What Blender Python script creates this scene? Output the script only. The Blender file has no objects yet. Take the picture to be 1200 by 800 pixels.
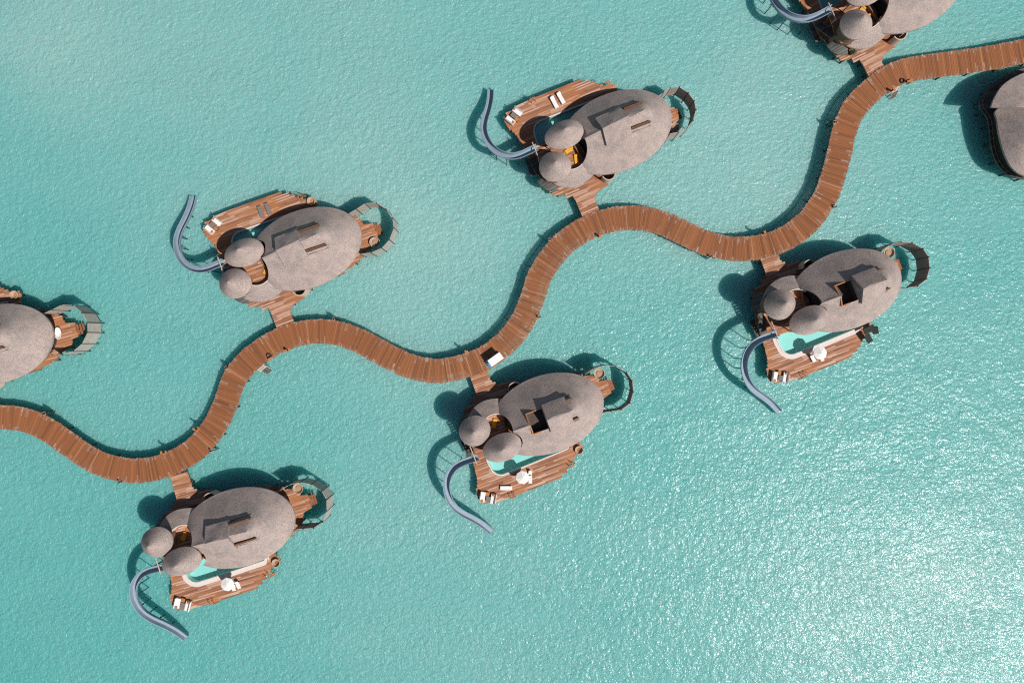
import bpy, math, random
from math import sin, cos, pi, radians, sqrt, atan2, hypot
from mathutils import Vector, Matrix
from mathutils.geometry import delaunay_2d_cdt

random.seed(7)
scene = bpy.context.scene
COL = scene.collection

# ------------------------------------------------------------------ camera geometry
CAM_H = 112.0          # drone height above the lagoon (24 mm equivalent lens, straight down)
GSD = 0.14             # metres of water surface per photograph pixel


def at(px, py, h=0.0):
    s = GSD * (CAM_H - h) / CAM_H
    return ((px - 600) * s, -(py - 400) * s)


# ------------------------------------------------------------------ materials
def new_mat(name):
    m = bpy.data.materials.new(name)
    m.use_nodes = True
    nt = m.node_tree
    for n in list(nt.nodes):
        nt.nodes.remove(n)
    out = nt.nodes.new('ShaderNodeOutputMaterial')
    return m, nt, out


def N(nt, t, **kw):
    n = nt.nodes.new(t)
    for k, v in kw.items():
        if k.startswith('i_'):
            key = k[2:]
            key = int(key) if key.isdigit() else key.replace('_', ' ')
            n.inputs[key].default_value = v
        else:
            setattr(n, k, v)
    return n


def ramp(nt, fac, stops, interp='LINEAR'):
    r = nt.nodes.new('ShaderNodeValToRGB')
    r.color_ramp.interpolation = interp
    els = r.color_ramp.elements
    while len(els) > 1:
        els.remove(els[-1])
    els[0].position = stops[0][0]
    els[0].color = (*stops[0][1], 1)
    for p, c in stops[1:]:
        e = els.new(p)
        e.color = (*c, 1)
    nt.links.new(fac, r.inputs[0])
    return r.outputs[0]


def mixc(nt, fac, a, b, mode='MIX'):
    n = nt.nodes.new('ShaderNodeMix')
    n.data_type = 'RGBA'
    n.blend_type = mode
    if isinstance(fac, (int, float)):
        n.inputs[0].default_value = fac
    else:
        nt.links.new(fac, n.inputs[0])
    for i, v in ((6, a), (7, b)):
        if isinstance(v, tuple):
            n.inputs[i].default_value = (*v, 1)
        else:
            nt.links.new(v, n.inputs[i])
    return n.outputs[2]


def mth(nt, op, a, b=None, c=None):
    n = nt.nodes.new('ShaderNodeMath')
    n.operation = op
    for i, v in enumerate((a, b, c)):
        if v is None:
            continue
        if isinstance(v, (int, float)):
            n.inputs[i].default_value = v
        else:
            nt.links.new(v, n.inputs[i])
    return n.outputs[0]


def coords(nt, scale=(1, 1, 1), rot=(0, 0, 0), kind='Object'):
    tc = nt.nodes.new('ShaderNodeTexCoord')
    mp = nt.nodes.new('ShaderNodeMapping')
    mp.inputs['Scale'].default_value = scale
    mp.inputs['Rotation'].default_value = rot
    nt.links.new(tc.outputs[kind], mp.inputs[0])
    return mp.outputs[0]


def noise(nt, vec, scale, detail=3, rough=.55, dist=0):
    n = nt.nodes.new('ShaderNodeTexNoise')
    n.inputs['Scale'].default_value = scale
    n.inputs['Detail'].default_value = detail
    n.inputs['Roughness'].default_value = rough
    n.inputs['Distortion'].default_value = dist
    nt.links.new(vec, n.inputs['Vector'])
    return n.outputs[0]


def principled(nt, out, color, rough=.8, spec=.3, bump=None, bs=.3, bd=.05, metal=0):
    p = nt.nodes.new('ShaderNodeBsdfPrincipled')
    if isinstance(color, tuple):
        p.inputs['Base Color'].default_value = (*color, 1)
    else:
        nt.links.new(color, p.inputs['Base Color'])
    p.inputs['Roughness'].default_value = rough
    p.inputs['Specular IOR Level'].default_value = spec
    p.inputs['Metallic'].default_value = metal
    if bump is not None:
        b = nt.nodes.new('ShaderNodeBump')
        b.inputs['Strength'].default_value = bs
        b.inputs['Distance'].default_value = bd
        nt.links.new(bump, b.inputs['Height'])
        nt.links.new(b.outputs[0], p.inputs['Normal'])
    nt.links.new(p.outputs[0], out.inputs[0])
    return p


MAT = {}


def plain(name, color, rough=.7, spec=.3, var=.12, scale=3.0, bump=.15):
    m, nt, out = new_mat(name)
    v = coords(nt)
    n = noise(nt, v, scale, 4, .6)
    lo = tuple(c * (1 - var) for c in color)
    hi = tuple(min(1, c * (1 + var)) for c in color)
    c = ramp(nt, n, [(.3, lo), (.7, hi)])
    principled(nt, out, c, rough, spec, n, bump, .03)
    MAT[name] = m
    return m


def thatch_mat():
    m, nt, out = new_mat('thatch')
    v = coords(nt)
    n1 = noise(nt, coords(nt, (1.6, .75, .9)), 6.5, 4, .7)
    n2 = noise(nt, v, .55, 4, .6, .6)
    n3 = noise(nt, v, 2.2, 3, .7)
    c1 = ramp(nt, n1, [(.30, (.20, .162, .148)), (.48, (.355, .295, .270)), (.70, (.50, .425, .392))])
    c2 = ramp(nt, n2, [(.35, (.80, .81, .82)), (.62, (1.05, 1.0, .98))])
    c = mixc(nt, 1.0, c1, c2, 'MULTIPLY')
    # damp dark speckles and a few lichen spots
    sp = ramp(nt, n3, [(.60, (1, 1, 1)), (.74, (.62, .61, .62))])
    c = mixc(nt, .8, c, sp, 'MULTIPLY')
    h = mth(nt, 'ADD', n1, mth(nt, 'MULTIPLY', n3, 1.2))
    principled(nt, out, c, .95, .1, h, .4, .1)
    MAT['thatch'] = m


def deck_mat(name, light, mid, dark, orange, gap=.2):
    """planks along local x"""
    m, nt, out = new_mat(name)
    tc = nt.nodes.new('ShaderNodeTexCoord')
    sx = nt.nodes.new('ShaderNodeSeparateXYZ')
    nt.links.new(tc.outputs['Object'], sx.inputs[0])
    row = mth(nt, 'FLOOR', mth(nt, 'DIVIDE', sx.outputs[1], gap))
    wn = nt.nodes.new('ShaderNodeTexWhiteNoise')
    wn.noise_dimensions = '1D'
    nt.links.new(row, wn.inputs['W'])
    # board ends: each row has boards about 4 m long with its own offset
    off = mth(nt, 'MULTIPLY', wn.outputs[0], 17.0)
    brd = mth(nt, 'FLOOR', mth(nt, 'DIVIDE', mth(nt, 'ADD', sx.outputs[0], off), 3.6))
    cmb = nt.nodes.new('ShaderNodeCombineXYZ')
    nt.links.new(row, cmb.inputs[0])
    nt.links.new(brd, cmb.inputs[1])
    w2 = nt.nodes.new('ShaderNodeTexWhiteNoise')
    w2.noise_dimensions = '2D'
    nt.links.new(cmb.outputs[0], w2.inputs['Vector'])
    streak = noise(nt, coords(nt, (.16, 2.0, 1)), 1.0, 5, .7)
    big = noise(nt, coords(nt), .28, 3, .5)
    f = mth(nt, 'ADD', mth(nt, 'MULTIPLY', w2.outputs[0], .42), mth(nt, 'MULTIPLY', streak, .58))
    c = ramp(nt, f, [(.24, dark), (.42, mid), (.52, mid), (.70, light)])
    c = mixc(nt, mth(nt, 'MULTIPLY', ramp(nt, big, [(.45, (0, 0, 0)), (.68, (1, 1, 1))]), .6), c, orange)
    fr = mth(nt, 'FRACT', mth(nt, 'DIVIDE', sx.outputs[1], gap))
    edge = mth(nt, 'MINIMUM', fr, mth(nt, 'SUBTRACT', 1.0, fr))
    g = ramp(nt, edge, [(.0, (.35, .33, .32)), (.10, (1, 1, 1))])
    c = mixc(nt, .75, c, g, 'MULTIPLY')
    gn = mth(nt, 'MINIMUM', mth(nt, 'MULTIPLY', edge, 8.0), 1.0)
    principled(nt, out, c, .75, .25, mth(nt, 'ADD', gn, mth(nt, 'MULTIPLY', f, .4)), .35, .02)
    MAT[name] = m


def jetty_mat():
    m, nt, out = new_mat('jetty_planks')
    a = N(nt, 'ShaderNodeAttribute', attribute_name='rnd')
    t = N(nt, 'ShaderNodeAttribute', attribute_name='tip')
    v = coords(nt)
    n = noise(nt, v, 1.6, 4, .7)
    n2 = noise(nt, v, .09, 2, .5)
    f = mth(nt, 'ADD', mth(nt, 'MULTIPLY', a.outputs['Fac'], .8), mth(nt, 'MULTIPLY', n, .2))
    c = ramp(nt, f, [(.0, (.105, .045, .024)), (.22, (.225, .090, .041)), (.55, (.295, .113, .045)),
                     (.80, (.36, .145, .060)), (.90, (.40, .20, .11)), (.96, (.40, .27, .20)), (1.0, (.50, .19, .05))])
    c = mixc(nt, mth(nt, 'MULTIPLY', n2, .35), c, (.22, .072, .026))
    tipc = ramp(nt, n, [(.35, (.17, .105, .08)), (.6, (.43, .33, .28))])
    c = mixc(nt, t.outputs['Fac'], c, tipc)
    principled(nt, out, c, .8, .25, n, .3, .02)
    MAT['jetty_planks'] = m


def sea_mat():
    m, nt, out = new_mat('lagoon_water')
    v = coords(nt)
    # --- sand banks and deeper turquoise under the surface (true colour of the place)
    big = noise(nt, coords(nt, (1, 1.35, 1), (0, 0, .6)), .018, 4, .55, .5)
    val = mth(nt, 'MULTIPLY', mth(nt, 'SUBTRACT', big, .5), 1.2)
    banks = [(870, 205, 150, .40), (480, 350, 120, .30), (55, 60, 90, .34), (330, 60, 330, .16), (560, 240, 130, .16),
             (100, 690, 260, -.32), (1130, 430, 170, -.26), (740, 540, 190, -.20), (1010, 40, 120, .12), (330, 450, 140, -.16),
             (1000, 700, 220, .05), (20, 330, 120, -.1)]
    sep = nt.nodes.new('ShaderNodeTexCoord')
    warp = noise(nt, v, .05, 3, .6)
    for px, py, r, amp in banks:
        x, y = at(px, py)
        d = nt.nodes.new('ShaderNodeVectorMath')
        d.operation = 'DISTANCE'
        nt.links.new(sep.outputs['Object'], d.inputs[0])
        d.inputs[1].default_value = (x, y, 0)
        q = mth(nt, 'DIVIDE', d.outputs['Value'], r * GSD)
        q = mth(nt, 'MULTIPLY', q, mth(nt, 'ADD', mth(nt, 'MULTIPLY', warp, .8), .6))
        e = mth(nt, 'POWER', 2.718, mth(nt, 'MULTIPLY', mth(nt, 'MULTIPLY', q, q), -1.0))
        val = mth(nt, 'MULTIPLY_ADD', e, amp, val)
    fac = mth(nt, 'ADD', mth(nt, 'MULTIPLY', val, .8), .5)
    col = ramp(nt, fac, [(.0, (.080, .350, .328)), (.42, (.132, .382, .362)), (.62, (.165, .398, .379)), (1.0, (.24, .435, .412))])
    # --- ripple fields: fine chop crossed by longer wavelets, patchy with the gusts
    p1 = coords(nt, (1.0, 1.5, 1), (0, 0, radians(-38)))
    p2 = coords(nt, (1.5, 1.0, 1), (0, 0, radians(-20)))
    r0 = noise(nt, p2, SEA['f0'], 2, .6, .6)
    r1 = noise(nt, p1, SEA['f1'], 2, .6, .5)
    r2 = noise(nt, p2, SEA['f2'], 3, .6, .3)
    r3 = noise(nt, p1, SEA['f3'], 3, .6, .3)
    gust = noise(nt, coords(nt, (1, 2.4, 1), (0, 0, radians(-35))), .05, 3, .55)
    gst = mth(nt, 'MULTIPLY_ADD', gust, 1.0, .5)
    hd = mth(nt, 'ADD', mth(nt, 'MULTIPLY', r1, SEA['d1']), mth(nt, 'MULTIPLY', r2, SEA['d2']))
    hd = mth(nt, 'ADD', hd, mth(nt, 'MULTIPLY', r0, SEA['d0']))
    hg = mth(nt, 'ADD', mth(nt, 'MULTIPLY', r1, SEA['g1']), mth(nt, 'MULTIPLY', r2, SEA['g2']))
    hg = mth(nt, 'ADD', hg, mth(nt, 'MULTIPLY', r3, SEA['g3']))
    hg = mth(nt, 'ADD', hg, mth(nt, 'MULTIPLY', r0, SEA['g0']))
    bD = N(nt, 'ShaderNodeBump', i_Strength=1.0, i_Distance=1.0)
    nt.links.new(mth(nt, 'MULTIPLY', hd, gst), bD.inputs['Height'])
    bG = N(nt, 'ShaderNodeBump', i_Strength=1.0, i_Distance=1.0)
    nt.links.new(mth(nt, 'MULTIPLY', hg, gst), bG.inputs['Height'])
    d = nt.nodes.new('ShaderNodeBsdfDiffuse')
    nt.links.new(col, d.inputs['Color'])
    nt.links.new(bD.outputs[0], d.inputs['Normal'])
    # light that enters the clear water beside a shadow and scatters back out of it
    ss = nt.nodes.new('ShaderNodeSubsurfaceScattering')
    ss.falloff = 'BURLEY'
    nt.links.new(col, ss.inputs['Color'])
    ss.inputs['Scale'].default_value = SEA['sss']
    ss.inputs['Radius'].default_value = (.25, 1.0, .95)
    nt.links.new(bD.outputs[0], ss.inputs['Normal'])
    body = nt.nodes.new('ShaderNodeMixShader')
    body.inputs[0].default_value = SEA['sssmix']
    nt.links.new(d.outputs[0], body.inputs[1])
    nt.links.new(ss.outputs[0], body.inputs[2])
    g = nt.nodes.new('ShaderNodeBsdfGlossy')
    g.inputs['Roughness'].default_value = SEA['rough']
    g.inputs['Color'].default_value = (1, 1, 1, 1)
    nt.links.new(bG.outputs[0], g.inputs['Normal'])
    fr = nt.nodes.new('ShaderNodeFresnel')
    fr.inputs['IOR'].default_value = 1.22
    nt.links.new(bG.outputs[0], fr.inputs['Normal'])
    mx = nt.nodes.new('ShaderNodeMixShader')
    nt.links.new(fr.outputs[0], mx.inputs[0])
    nt.links.new(body.outputs[0], mx.inputs[1])
    nt.links.new(g.outputs[0], mx.inputs[2])
    # capillary ripples: small steep facets that flash pale all over the lagoon
    hb = mth(nt, 'ADD', mth(nt, 'MULTIPLY', r0, SEA['b0']), mth(nt, 'MULTIPLY', r1, SEA['b1']))
    hb = mth(nt, 'ADD', hb, mth(nt, 'MULTIPLY', r2, SEA['b2']))
    bB = N(nt, 'ShaderNodeBump', i_Strength=1.0, i_Distance=1.0)
    nt.links.new(hb, bB.inputs['Height'])
    g2 = nt.nodes.new('ShaderNodeBsdfGlossy')
    g2.inputs['Roughness'].default_value = SEA['brough']
    g2.inputs['Color'].default_value = (1, 1, 1, 1)
    nt.links.new(bB.outputs[0], g2.inputs['Normal'])
    mx2 = nt.nodes.new('ShaderNodeMixShader')
    mx2.inputs[0].default_value = SEA['bmix']
    nt.links.new(mx.outputs[0], mx2.inputs[1])
    nt.links.new(g2.outputs[0], mx2.inputs[2])
    nt.links.new(mx2.outputs[0], out.inputs[0])
    MAT['lagoon_water'] = m


SEA = dict(f0=2.2, f1=1.1, f2=.5, f3=.16, d0=.13, d1=.27, d2=.22, g0=.04, g1=.13, g2=.20, g3=.30, rough=.16, b0=.20, b1=.42, b2=.16, brough=.32, bmix=.026, sss=5.0, sssmix=.5)


def pool_water_mat():
    m, nt, out = new_mat('pool_water')
    v = coords(nt)
    n = noise(nt, v, 1.8, 2, .5)
    b = N(nt, 'ShaderNodeBump', i_Strength=.5, i_Distance=.05)
    nt.links.new(n, b.inputs['Height'])
    t = nt.nodes.new('ShaderNodeBsdfTransparent')
    t.inputs['Color'].default_value = (.70, .95, .94, 1)
    g = nt.nodes.new('ShaderNodeBsdfGlossy')
    g.inputs['Roughness'].default_value = .05
    nt.links.new(b.outputs[0], g.inputs['Normal'])
    fr = nt.nodes.new('ShaderNodeFresnel')
    fr.inputs['IOR'].default_value = 1.33
    mx = nt.nodes.new('ShaderNodeMixShader')
    nt.links.new(fr.outputs[0], mx.inputs[0])
    nt.links.new(t.outputs[0], mx.inputs[1])
    nt.links.new(g.outputs[0], mx.inputs[2])
    nt.links.new(mx.outputs[0], out.inputs[0])
    MAT['pool_water'] = m


def slats_mat():
    """weathered slatted timber for the privacy screens"""
    m, nt, out = new_mat('grey_slats')
    tc = nt.nodes.new('ShaderNodeTexCoord')
    sx = nt.nodes.new('ShaderNodeSeparateXYZ')
    nt.links.new(tc.outputs['Object'], sx.inputs[0])
    fr = mth(nt, 'FRACT', mth(nt, 'DIVIDE', sx.outputs[2], .16))
    g = ramp(nt, fr, [(.0, (.25, .25, .25)), (.12, (1, 1, 1)), (.9, (1, 1, 1))])
    n = noise(nt, coords(nt, (1, 1, 6)), 1.2, 4, .65)
    c = ramp(nt, n, [(.3, (.30, .265, .235)), (.7, (.47, .42, .37))])
    c = mixc(nt, .8, c, g, 'MULTIPLY')
    principled(nt, out, c, .85, .2, n, .3, .02)
    MAT['grey_slats'] = m


thatch_mat()
deck_mat('deck_boards', (.56, .37, .275), (.325, .142, .078), (.14, .068, .046), (.44, .175, .062))
deck_mat('weathered_boards', (.17, .17, .155), (.095, .095, .085), (.05, .052, .048), (.11, .10, .085), .16)
jetty_mat()
sea_mat()
pool_water_mat()
slats_mat()
plain('wall_timber', (.20, .12, .075), .8, .2, .35, 4)
plain('dark_timber', (.045, .034, .028), .8, .2, .3, 4)
plain('pile_timber', (.06, .047, .04), .85, .2, .3, 3)
plain('pale_timber', (.50, .40, .32), .8, .2, .2, 5)
plain('orange_timber', (.44, .165, .055), .75, .25, .3, 5)
plain('red_timber', (.27, .10, .05), .75, .25, .35, 5)
plain('cream_plaster', (.62, .54, .48), .85, .2, .08, 3)
plain('pool_stone', (.66, .58, .54), .8, .3, .10, 6)
plain('pool_tile', (.50, .65, .63), .5, .4, .05, 8)
plain('slide_shell', (.23, .30, .365), .65, .25, .10, 2)
plain('white_fabric', (.74, .71, .69), .9, .1, .05, 6)
plain('grey_fabric', (.19, .17, .165), .9, .1, .15, 6)
plain('skylight_dark', (.085, .07, .06), .8, .2, .3, 3)
plain('rail_timber', (.14, .072, .042), .8, .2, .4, 5)
plain('sand_fabric', (.36, .25, .17), .9, .1, .15, 6)
plain('yellow_fabric', (.72, .36, .035), .9, .1, .15, 6)
plain('terracotta_fabric', (.42, .17, .08), .9, .1, .2, 6)
plain('white_paint', (.78, .76, .75), .35, .5, .04, 4)
plain('blue_paint', (.05, .26, .50), .35, .5, .08, 4)
plain('black_rubber', (.02, .02, .02), .7, .3, .1, 6)
plain('black_steel', (.025, .026, .028), .5, .5, .1, 6)
plain('grey_steel', (.30, .31, .32), .45, .5, .1, 6)
plain('dark_glass', (.02, .03, .032), .08, .6, .1, 2, 0)
plain('wicker', (.42, .29, .20), .85, .2, .4, 14, .5)
plain('charcoal_canvas', (.035, .042, .038), .9, .1, .3, 3)
plain('green_leaf', (.05, .09, .03), .8, .3, .4, 9)
plain('white_porcelain', (.76, .71, .67), .25, .5, .04, 3)
plain('red_plastic', (.60, .06, .03), .5, .4, .05, 4)


# ------------------------------------------------------------------ mesh building
class MB:
    def __init__(s):
        s.v, s.f, s.a, s.t = [], [], [], []

    def add(s, vs, fs, rnd=0.0, tip=0.0):
        o = len(s.v)
        s.v += [tuple(p) for p in vs]
        for f in fs:
            s.f.append([i + o for i in f])
            s.a.append(rnd)
            s.t.append(tip)
        return s

    def box(s, c, d, rz=0.0, tilt=None):
        x, y, z = d[0] / 2, d[1] / 2, d[2] / 2
        P = [Vector((i * x, j * y, k * z)) for k in (-1, 1) for j in (-1, 1) for i in (-1, 1)]
        R = Matrix.Rotation(rz, 3, 'Z')
        if tilt:
            R = R @ Matrix.Rotation(tilt[1], 3, tilt[0])
        P = [R @ p + Vector(c) for p in P]
        return s.add(P, [(0, 2, 3, 1), (4, 5, 7, 6), (0, 1, 5, 4), (2, 6, 7, 3), (0, 4, 6, 2), (1, 3, 7, 5)])

    def bbox(s, c, d, rz=0.0, b=.04, tilt=None):
        """box with chamfered edges (stacked octagonal rings)"""
        x, y, z = d[0] / 2, d[1] / 2, d[2] / 2
        b = min(b, x * .9, y * .9, z * .9)
        R = Matrix.Rotation(rz, 3, 'Z')
        if tilt:
            R = R @ Matrix.Rotation(tilt[1], 3, tilt[0])
        rings = []
        for zz, i in ((-z, b), (-z + b, 0), (z - b, 0), (z, b)):
            X, Y = x - i, y - i
            rings.append([(X - b, -Y), (X, -Y + b), (X, Y - b), (X - b, Y), (-X + b, Y), (-X, Y - b), (-X, -Y + b), (-X + b, -Y)])
            rings[-1] = [R @ Vector((p[0], p[1], zz)) + Vector(c) for p in rings[-1]]
        vs = [p for r in rings for p in r]
        fs = [tuple(range(7, -1, -1)), tuple(range(24, 32))]
        for k in range(3):
            for i in range(8):
                j = (i + 1) % 8
                fs.append((k * 8 + i, k * 8 + j, k * 8 + 8 + j, k * 8 + 8 + i))
        return s.add(vs, fs)

    def tube(s, pts, r, n=8, caps=True, rr=None):
        pts = [Vector(p) for p in pts]
        vs, fs = [], []
        for i, p in enumerate(pts):
            d = (pts[min(i + 1, len(pts) - 1)] - pts[max(i - 1, 0)]).normalized()
            u = d.cross(Vector((0, 0, 1)))
            if u.length < 1e-3:
                u = Vector((1, 0, 0))
            u.normalize()
            w = u.cross(d)
            ri = rr[i] if rr else r
            for k in range(n):
                a = 2 * pi * k / n
                vs.append(p + u * cos(a) * ri + w * sin(a) * ri)
        for i in range(len(pts) - 1):
            for k in range(n):
                j = (k + 1) % n
                fs.append((i * n + k, i * n + j, i * n + n + j, i * n + n + k))
        if caps:
            fs.append(tuple(range(n - 1, -1, -1)))
            fs.append(tuple((len(pts) - 1) * n + k for k in range(n)))
        return s.add(vs, fs)

    def lathe(s, c, prof, n=24, sx=1.0, sy=1.0, close=True, a0=0, a1=2 * pi):
        full = abs(a1 - a0 - 2 * pi) < 1e-6
        m = n if full else n + 1
        vs, fs = [], []
        for r, z in prof:
            for k in range(m):
                a = a0 + (a1 - a0) * k / n
                vs.append((c[0] + cos(a) * r * sx, c[1] + sin(a) * r * sy, c[2] + z))
        for i in range(len(prof) - 1):
            for k in range(n):
                j = (k + 1) % m
                fs.append((i * m + k, i * m + j, i * m + m + j, i * m + m + k))
        if close and full:
            fs.append(tuple(range(m - 1, -1, -1)))
            fs.append(tuple((len(prof) - 1) * m + k for k in range(m)))
        return s.add(vs, fs)

    def ribbon_wall(s, pts, z0, z1, th):
        """upright wall of thickness th along a polyline"""
        n = len(pts)
        nor = []
        for i in range(n):
            a, b = pts[max(i - 1, 0)], pts[min(i + 1, n - 1)]
            d = Vector((b[0] - a[0], b[1] - a[1])).normalized()
            nor.append(Vector((-d.y, d.x)))
        vs = []
        zt = z1 if isinstance(z1, (list, tuple)) else [z1] * n
        for i, p in enumerate(pts):
            for q, z in ((.5, z0), (.5, zt[i]), (-.5, zt[i]), (-.5, z0)):
                vs.append((p[0] + nor[i].x * th * q, p[1] + nor[i].y * th * q, z))
        fs = []
        for i in range(n - 1):
            for k in range(4):
                j = (k + 1) % 4
                fs.append((i * 4 + k, i * 4 + 4 + k, i * 4 + 4 + j, i * 4 + j))
        fs += [(0, 1, 2, 3), tuple((n - 1) * 4 + k for k in (3, 2, 1, 0))]
        return s.add(vs, fs)

    def slab(s, outlines, ztop, th, holes=(), pts=(), segs=(), inside=None, grid=0, ztopfun=None, bottom=True):
        """flat or height-field slab over a region: constrained Delaunay top, matching underside, side skirts"""
        V, Ed = [], []

        def loop(L):
            o = len(V)
            for p in L:
                V.append(Vector((p[0], p[1])))
            for i in range(len(L)):
                Ed.append((o + i, o + (i + 1) % len(L)))
        for L in outlines:
            loop(L)
        for L in holes:
            loop(L)
        for a, b in segs:
            o = len(V)
            V.append(Vector(a)); V.append(Vector(b)); Ed.append((o, o + 1))

        def ins(x, y):
            ok = any(inpoly(x, y, L) for L in outlines) and not any(inpoly(x, y, L) for L in holes)
            return ok and (inside is None or inside(x, y))
        if grid:
            xs = [p[0] for L in outlines for p in L]; ys = [p[1] for L in outlines for p in L]
            nx = int((max(xs) - min(xs)) / grid) + 1; ny = int((max(ys) - min(ys)) / grid) + 1
            for i in range(nx + 1):
                for j in range(ny + 1):
                    x = min(xs) + (i + .37 + .5 * (j % 2)) * grid; y = min(ys) + (j + .41) * grid
                    if ins(x, y):
                        V.append(Vector((x, y)))
        R = delaunay_2d_cdt(V, Ed, [], 0, 1e-4)
        vo, fo = R[0], R[2]
        tri = []
        for f in fo:
            cx = sum(vo[i].x for i in f) / len(f); cy = sum(vo[i].y for i in f) / len(f)
            if ins(cx, cy):
                tri.append(tuple(f))
        zf = ztopfun or (lambda x, y: ztop)
        used = sorted({i for f in tri for i in f})
        mp = {i: k for k, i in enumerate(used)}
        top = [(vo[i].x, vo[i].y, zf(vo[i].x, vo[i].y)) for i in used]
        tf = [tuple(mp[i] for i in f) for f in tri]
        # orient upward
        tf2 = []
        for f in tf:
            a, b, c = (Vector(top[i]) for i in f[:3])
            nz = (b - a).cross(c - a).z
            tf2.append(f if nz > 0 else tuple(reversed(f)))
        s.add(top, tf2)
        bot = [(x, y, z - th) for x, y, z in top]
        if bottom:
            s.add(bot, [tuple(reversed(f)) for f in tf2])
        cnt = {}
        for f in tf2:
            for i in range(len(f)):
                e = (f[i], f[(i + 1) % len(f)])
                cnt[e] = cnt.get(e, 0) + 1
        for (a, b) in list(cnt):
            if (b, a) not in cnt:
                s.add([top[a], top[b], bot[b], bot[a]], [(0, 3, 2, 1)])
        return s

    def build(s, name, mat, parent=None, m=1, smooth=None, mats=None):
        vs = s.v if m > 0 else [(x, -y, z) for x, y, z in s.v]
        fs = s.f if m > 0 else [list(reversed(f)) for f in s.f]
        me = bpy.data.meshes.new(name)
        me.from_pydata(vs, [], fs)
        me.materials.append(MAT[mat])
        if any(s.a) or any(s.t):
            for nm, arr in (('rnd', s.a), ('tip', s.t)):
                at_ = me.attributes.new(nm, 'FLOAT', 'FACE')
                at_.data.foreach_set('value', arr)
        if smooth is not None:
            me.polygons.foreach_set('use_smooth', [True] * len(me.polygons))
            me.set_sharp_from_angle(angle=radians(smooth))
        me.update()
        return link(name, me, parent)


def link(name, me, parent=None):
    o = bpy.data.objects.new(name, me)
    COL.objects.link(o)
    if parent is not None:
        o.parent = parent
    return o


def inpoly(x, y, L):
    c = False
    j = len(L) - 1
    for i in range(len(L)):
        xi, yi = L[i][0], L[i][1]
        xj, yj = L[j][0], L[j][1]
        if (yi > y) != (yj > y) and x < (xj - xi) * (y - yi) / (yj - yi) + xi:
            c = not c
        j = i
    return c


def smooth_closed(L, n=6):
    """Catmull-Rom through a closed loop"""
    out = []
    k = len(L)
    for i in range(k):
        p0, p1, p2, p3 = (Vector(L[(i + d) % k][:2]) for d in (-1, 0, 1, 2))
        for q in range(n):
            t = q / n
            out.append(tuple(.5 * (2 * p1 + (p2 - p0) * t + (2 * p0 - 5 * p1 + 4 * p2 - p3) * t * t + (3 * p1 - p0 - 3 * p2 + p3) * t ** 3)))
    return out


def smooth_open(L, n=6):
    out = []
    k = len(L)
    V = [Vector(p) for p in L]
    for i in range(k - 1):
        p0, p1, p2, p3 = V[max(i - 1, 0)], V[i], V[i + 1], V[min(i + 2, k - 1)]
        for q in range(n):
            t = q / n
            out.append(.5 * (2 * p1 + (p2 - p0) * t + (2 * p0 - 5 * p1 + 4 * p2 - p3) * t * t + (3 * p1 - p0 - 3 * p2 + p3) * t ** 3))
    out.append(V[-1])
    return out


def stepped(L, row=.4, seed=4):
    """sawn board ends: edges that cross the boards become a ragged staircase"""
    rnd = random.Random(seed)
    out = []
    for i in range(len(L)):
        (x0, y0), (x1, y1) = L[i], L[(i + 1) % len(L)]
        n = int(abs(y1 - y0) / row)
        out.append((x0, y0))
        if n < 1 or abs(x1 - x0) < .02:
            continue
        for k in range(n):
            t = (k + .5) / n
            x = x0 + (x1 - x0) * t + rnd.uniform(-.09, .09)
            ya, yb = y0 + (y1 - y0) * k / n, y0 + (y1 - y0) * (k + 1) / n
            e = .004 if y1 > y0 else -.004
            out += [(x, ya + e), (x, yb - e)]
    return out


def offset_closed(L, d):
    """push a counter-clockwise loop outwards by d"""
    k = len(L)
    ar = sum(L[i][0] * L[(i + 1) % k][1] - L[(i + 1) % k][0] * L[i][1] for i in range(k))
    s = 1 if ar > 0 else -1
    out = []
    for i in range(k):
        a, b = L[i - 1], L[(i + 1) % k]
        t = Vector((b[0] - a[0], b[1] - a[1])).normalized()
        out.append((L[i][0] + s * t.y * d, L[i][1] - s * t.x * d))
    return out


def ellipse(cx, cy, a, b, n=48, wob=0, seed=0):
    rnd = random.Random(seed)
    ph = [rnd.uniform(0, 6.28) for _ in range(3)]
    return [(cx + a * cos(t) * (1 + wob * (sin(2 * t + ph[0]) + .6 * sin(3 * t + ph[1]))),
             cy + b * sin(t) * (1 + wob * (sin(2 * t + ph[0]) + .6 * sin(3 * t + ph[1]))))
            for t in (2 * pi * i / n for i in range(n))]


def tag(o, label, cat, group=None, kind=None):
    o['label'] = label
    o['category'] = cat
    if group:
        o['group'] = group
    if kind:
        o['kind'] = kind
    return o


def empty(name, loc, rz=0, label=None, cat=None, group=None):
    o = bpy.data.objects.new(name, None)
    o.empty_display_size = .5
    COL.objects.link(o)
    o.location = loc
    o.rotation_euler = (0, 0, rz)
    if label:
        tag(o, label, cat, group)
    return o


def copy_tree(o, parent=None):
    c = o.copy()
    COL.objects.link(c)
    if parent is not None:
        c.parent = parent
    for ch in list(o.children):
        copy_tree(ch, c)
    return c


# ------------------------------------------------------------------ the setting: the lagoon
b = MB()
b.add([(-1500, -1500, 0), (1500, -1500, 0), (1500, 1500, 0), (-1500, 1500, 0)], [(0, 1, 2, 3)])
sea = b.build('sea', 'lagoon_water')
sea['kind'] = 'structure'

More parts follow.
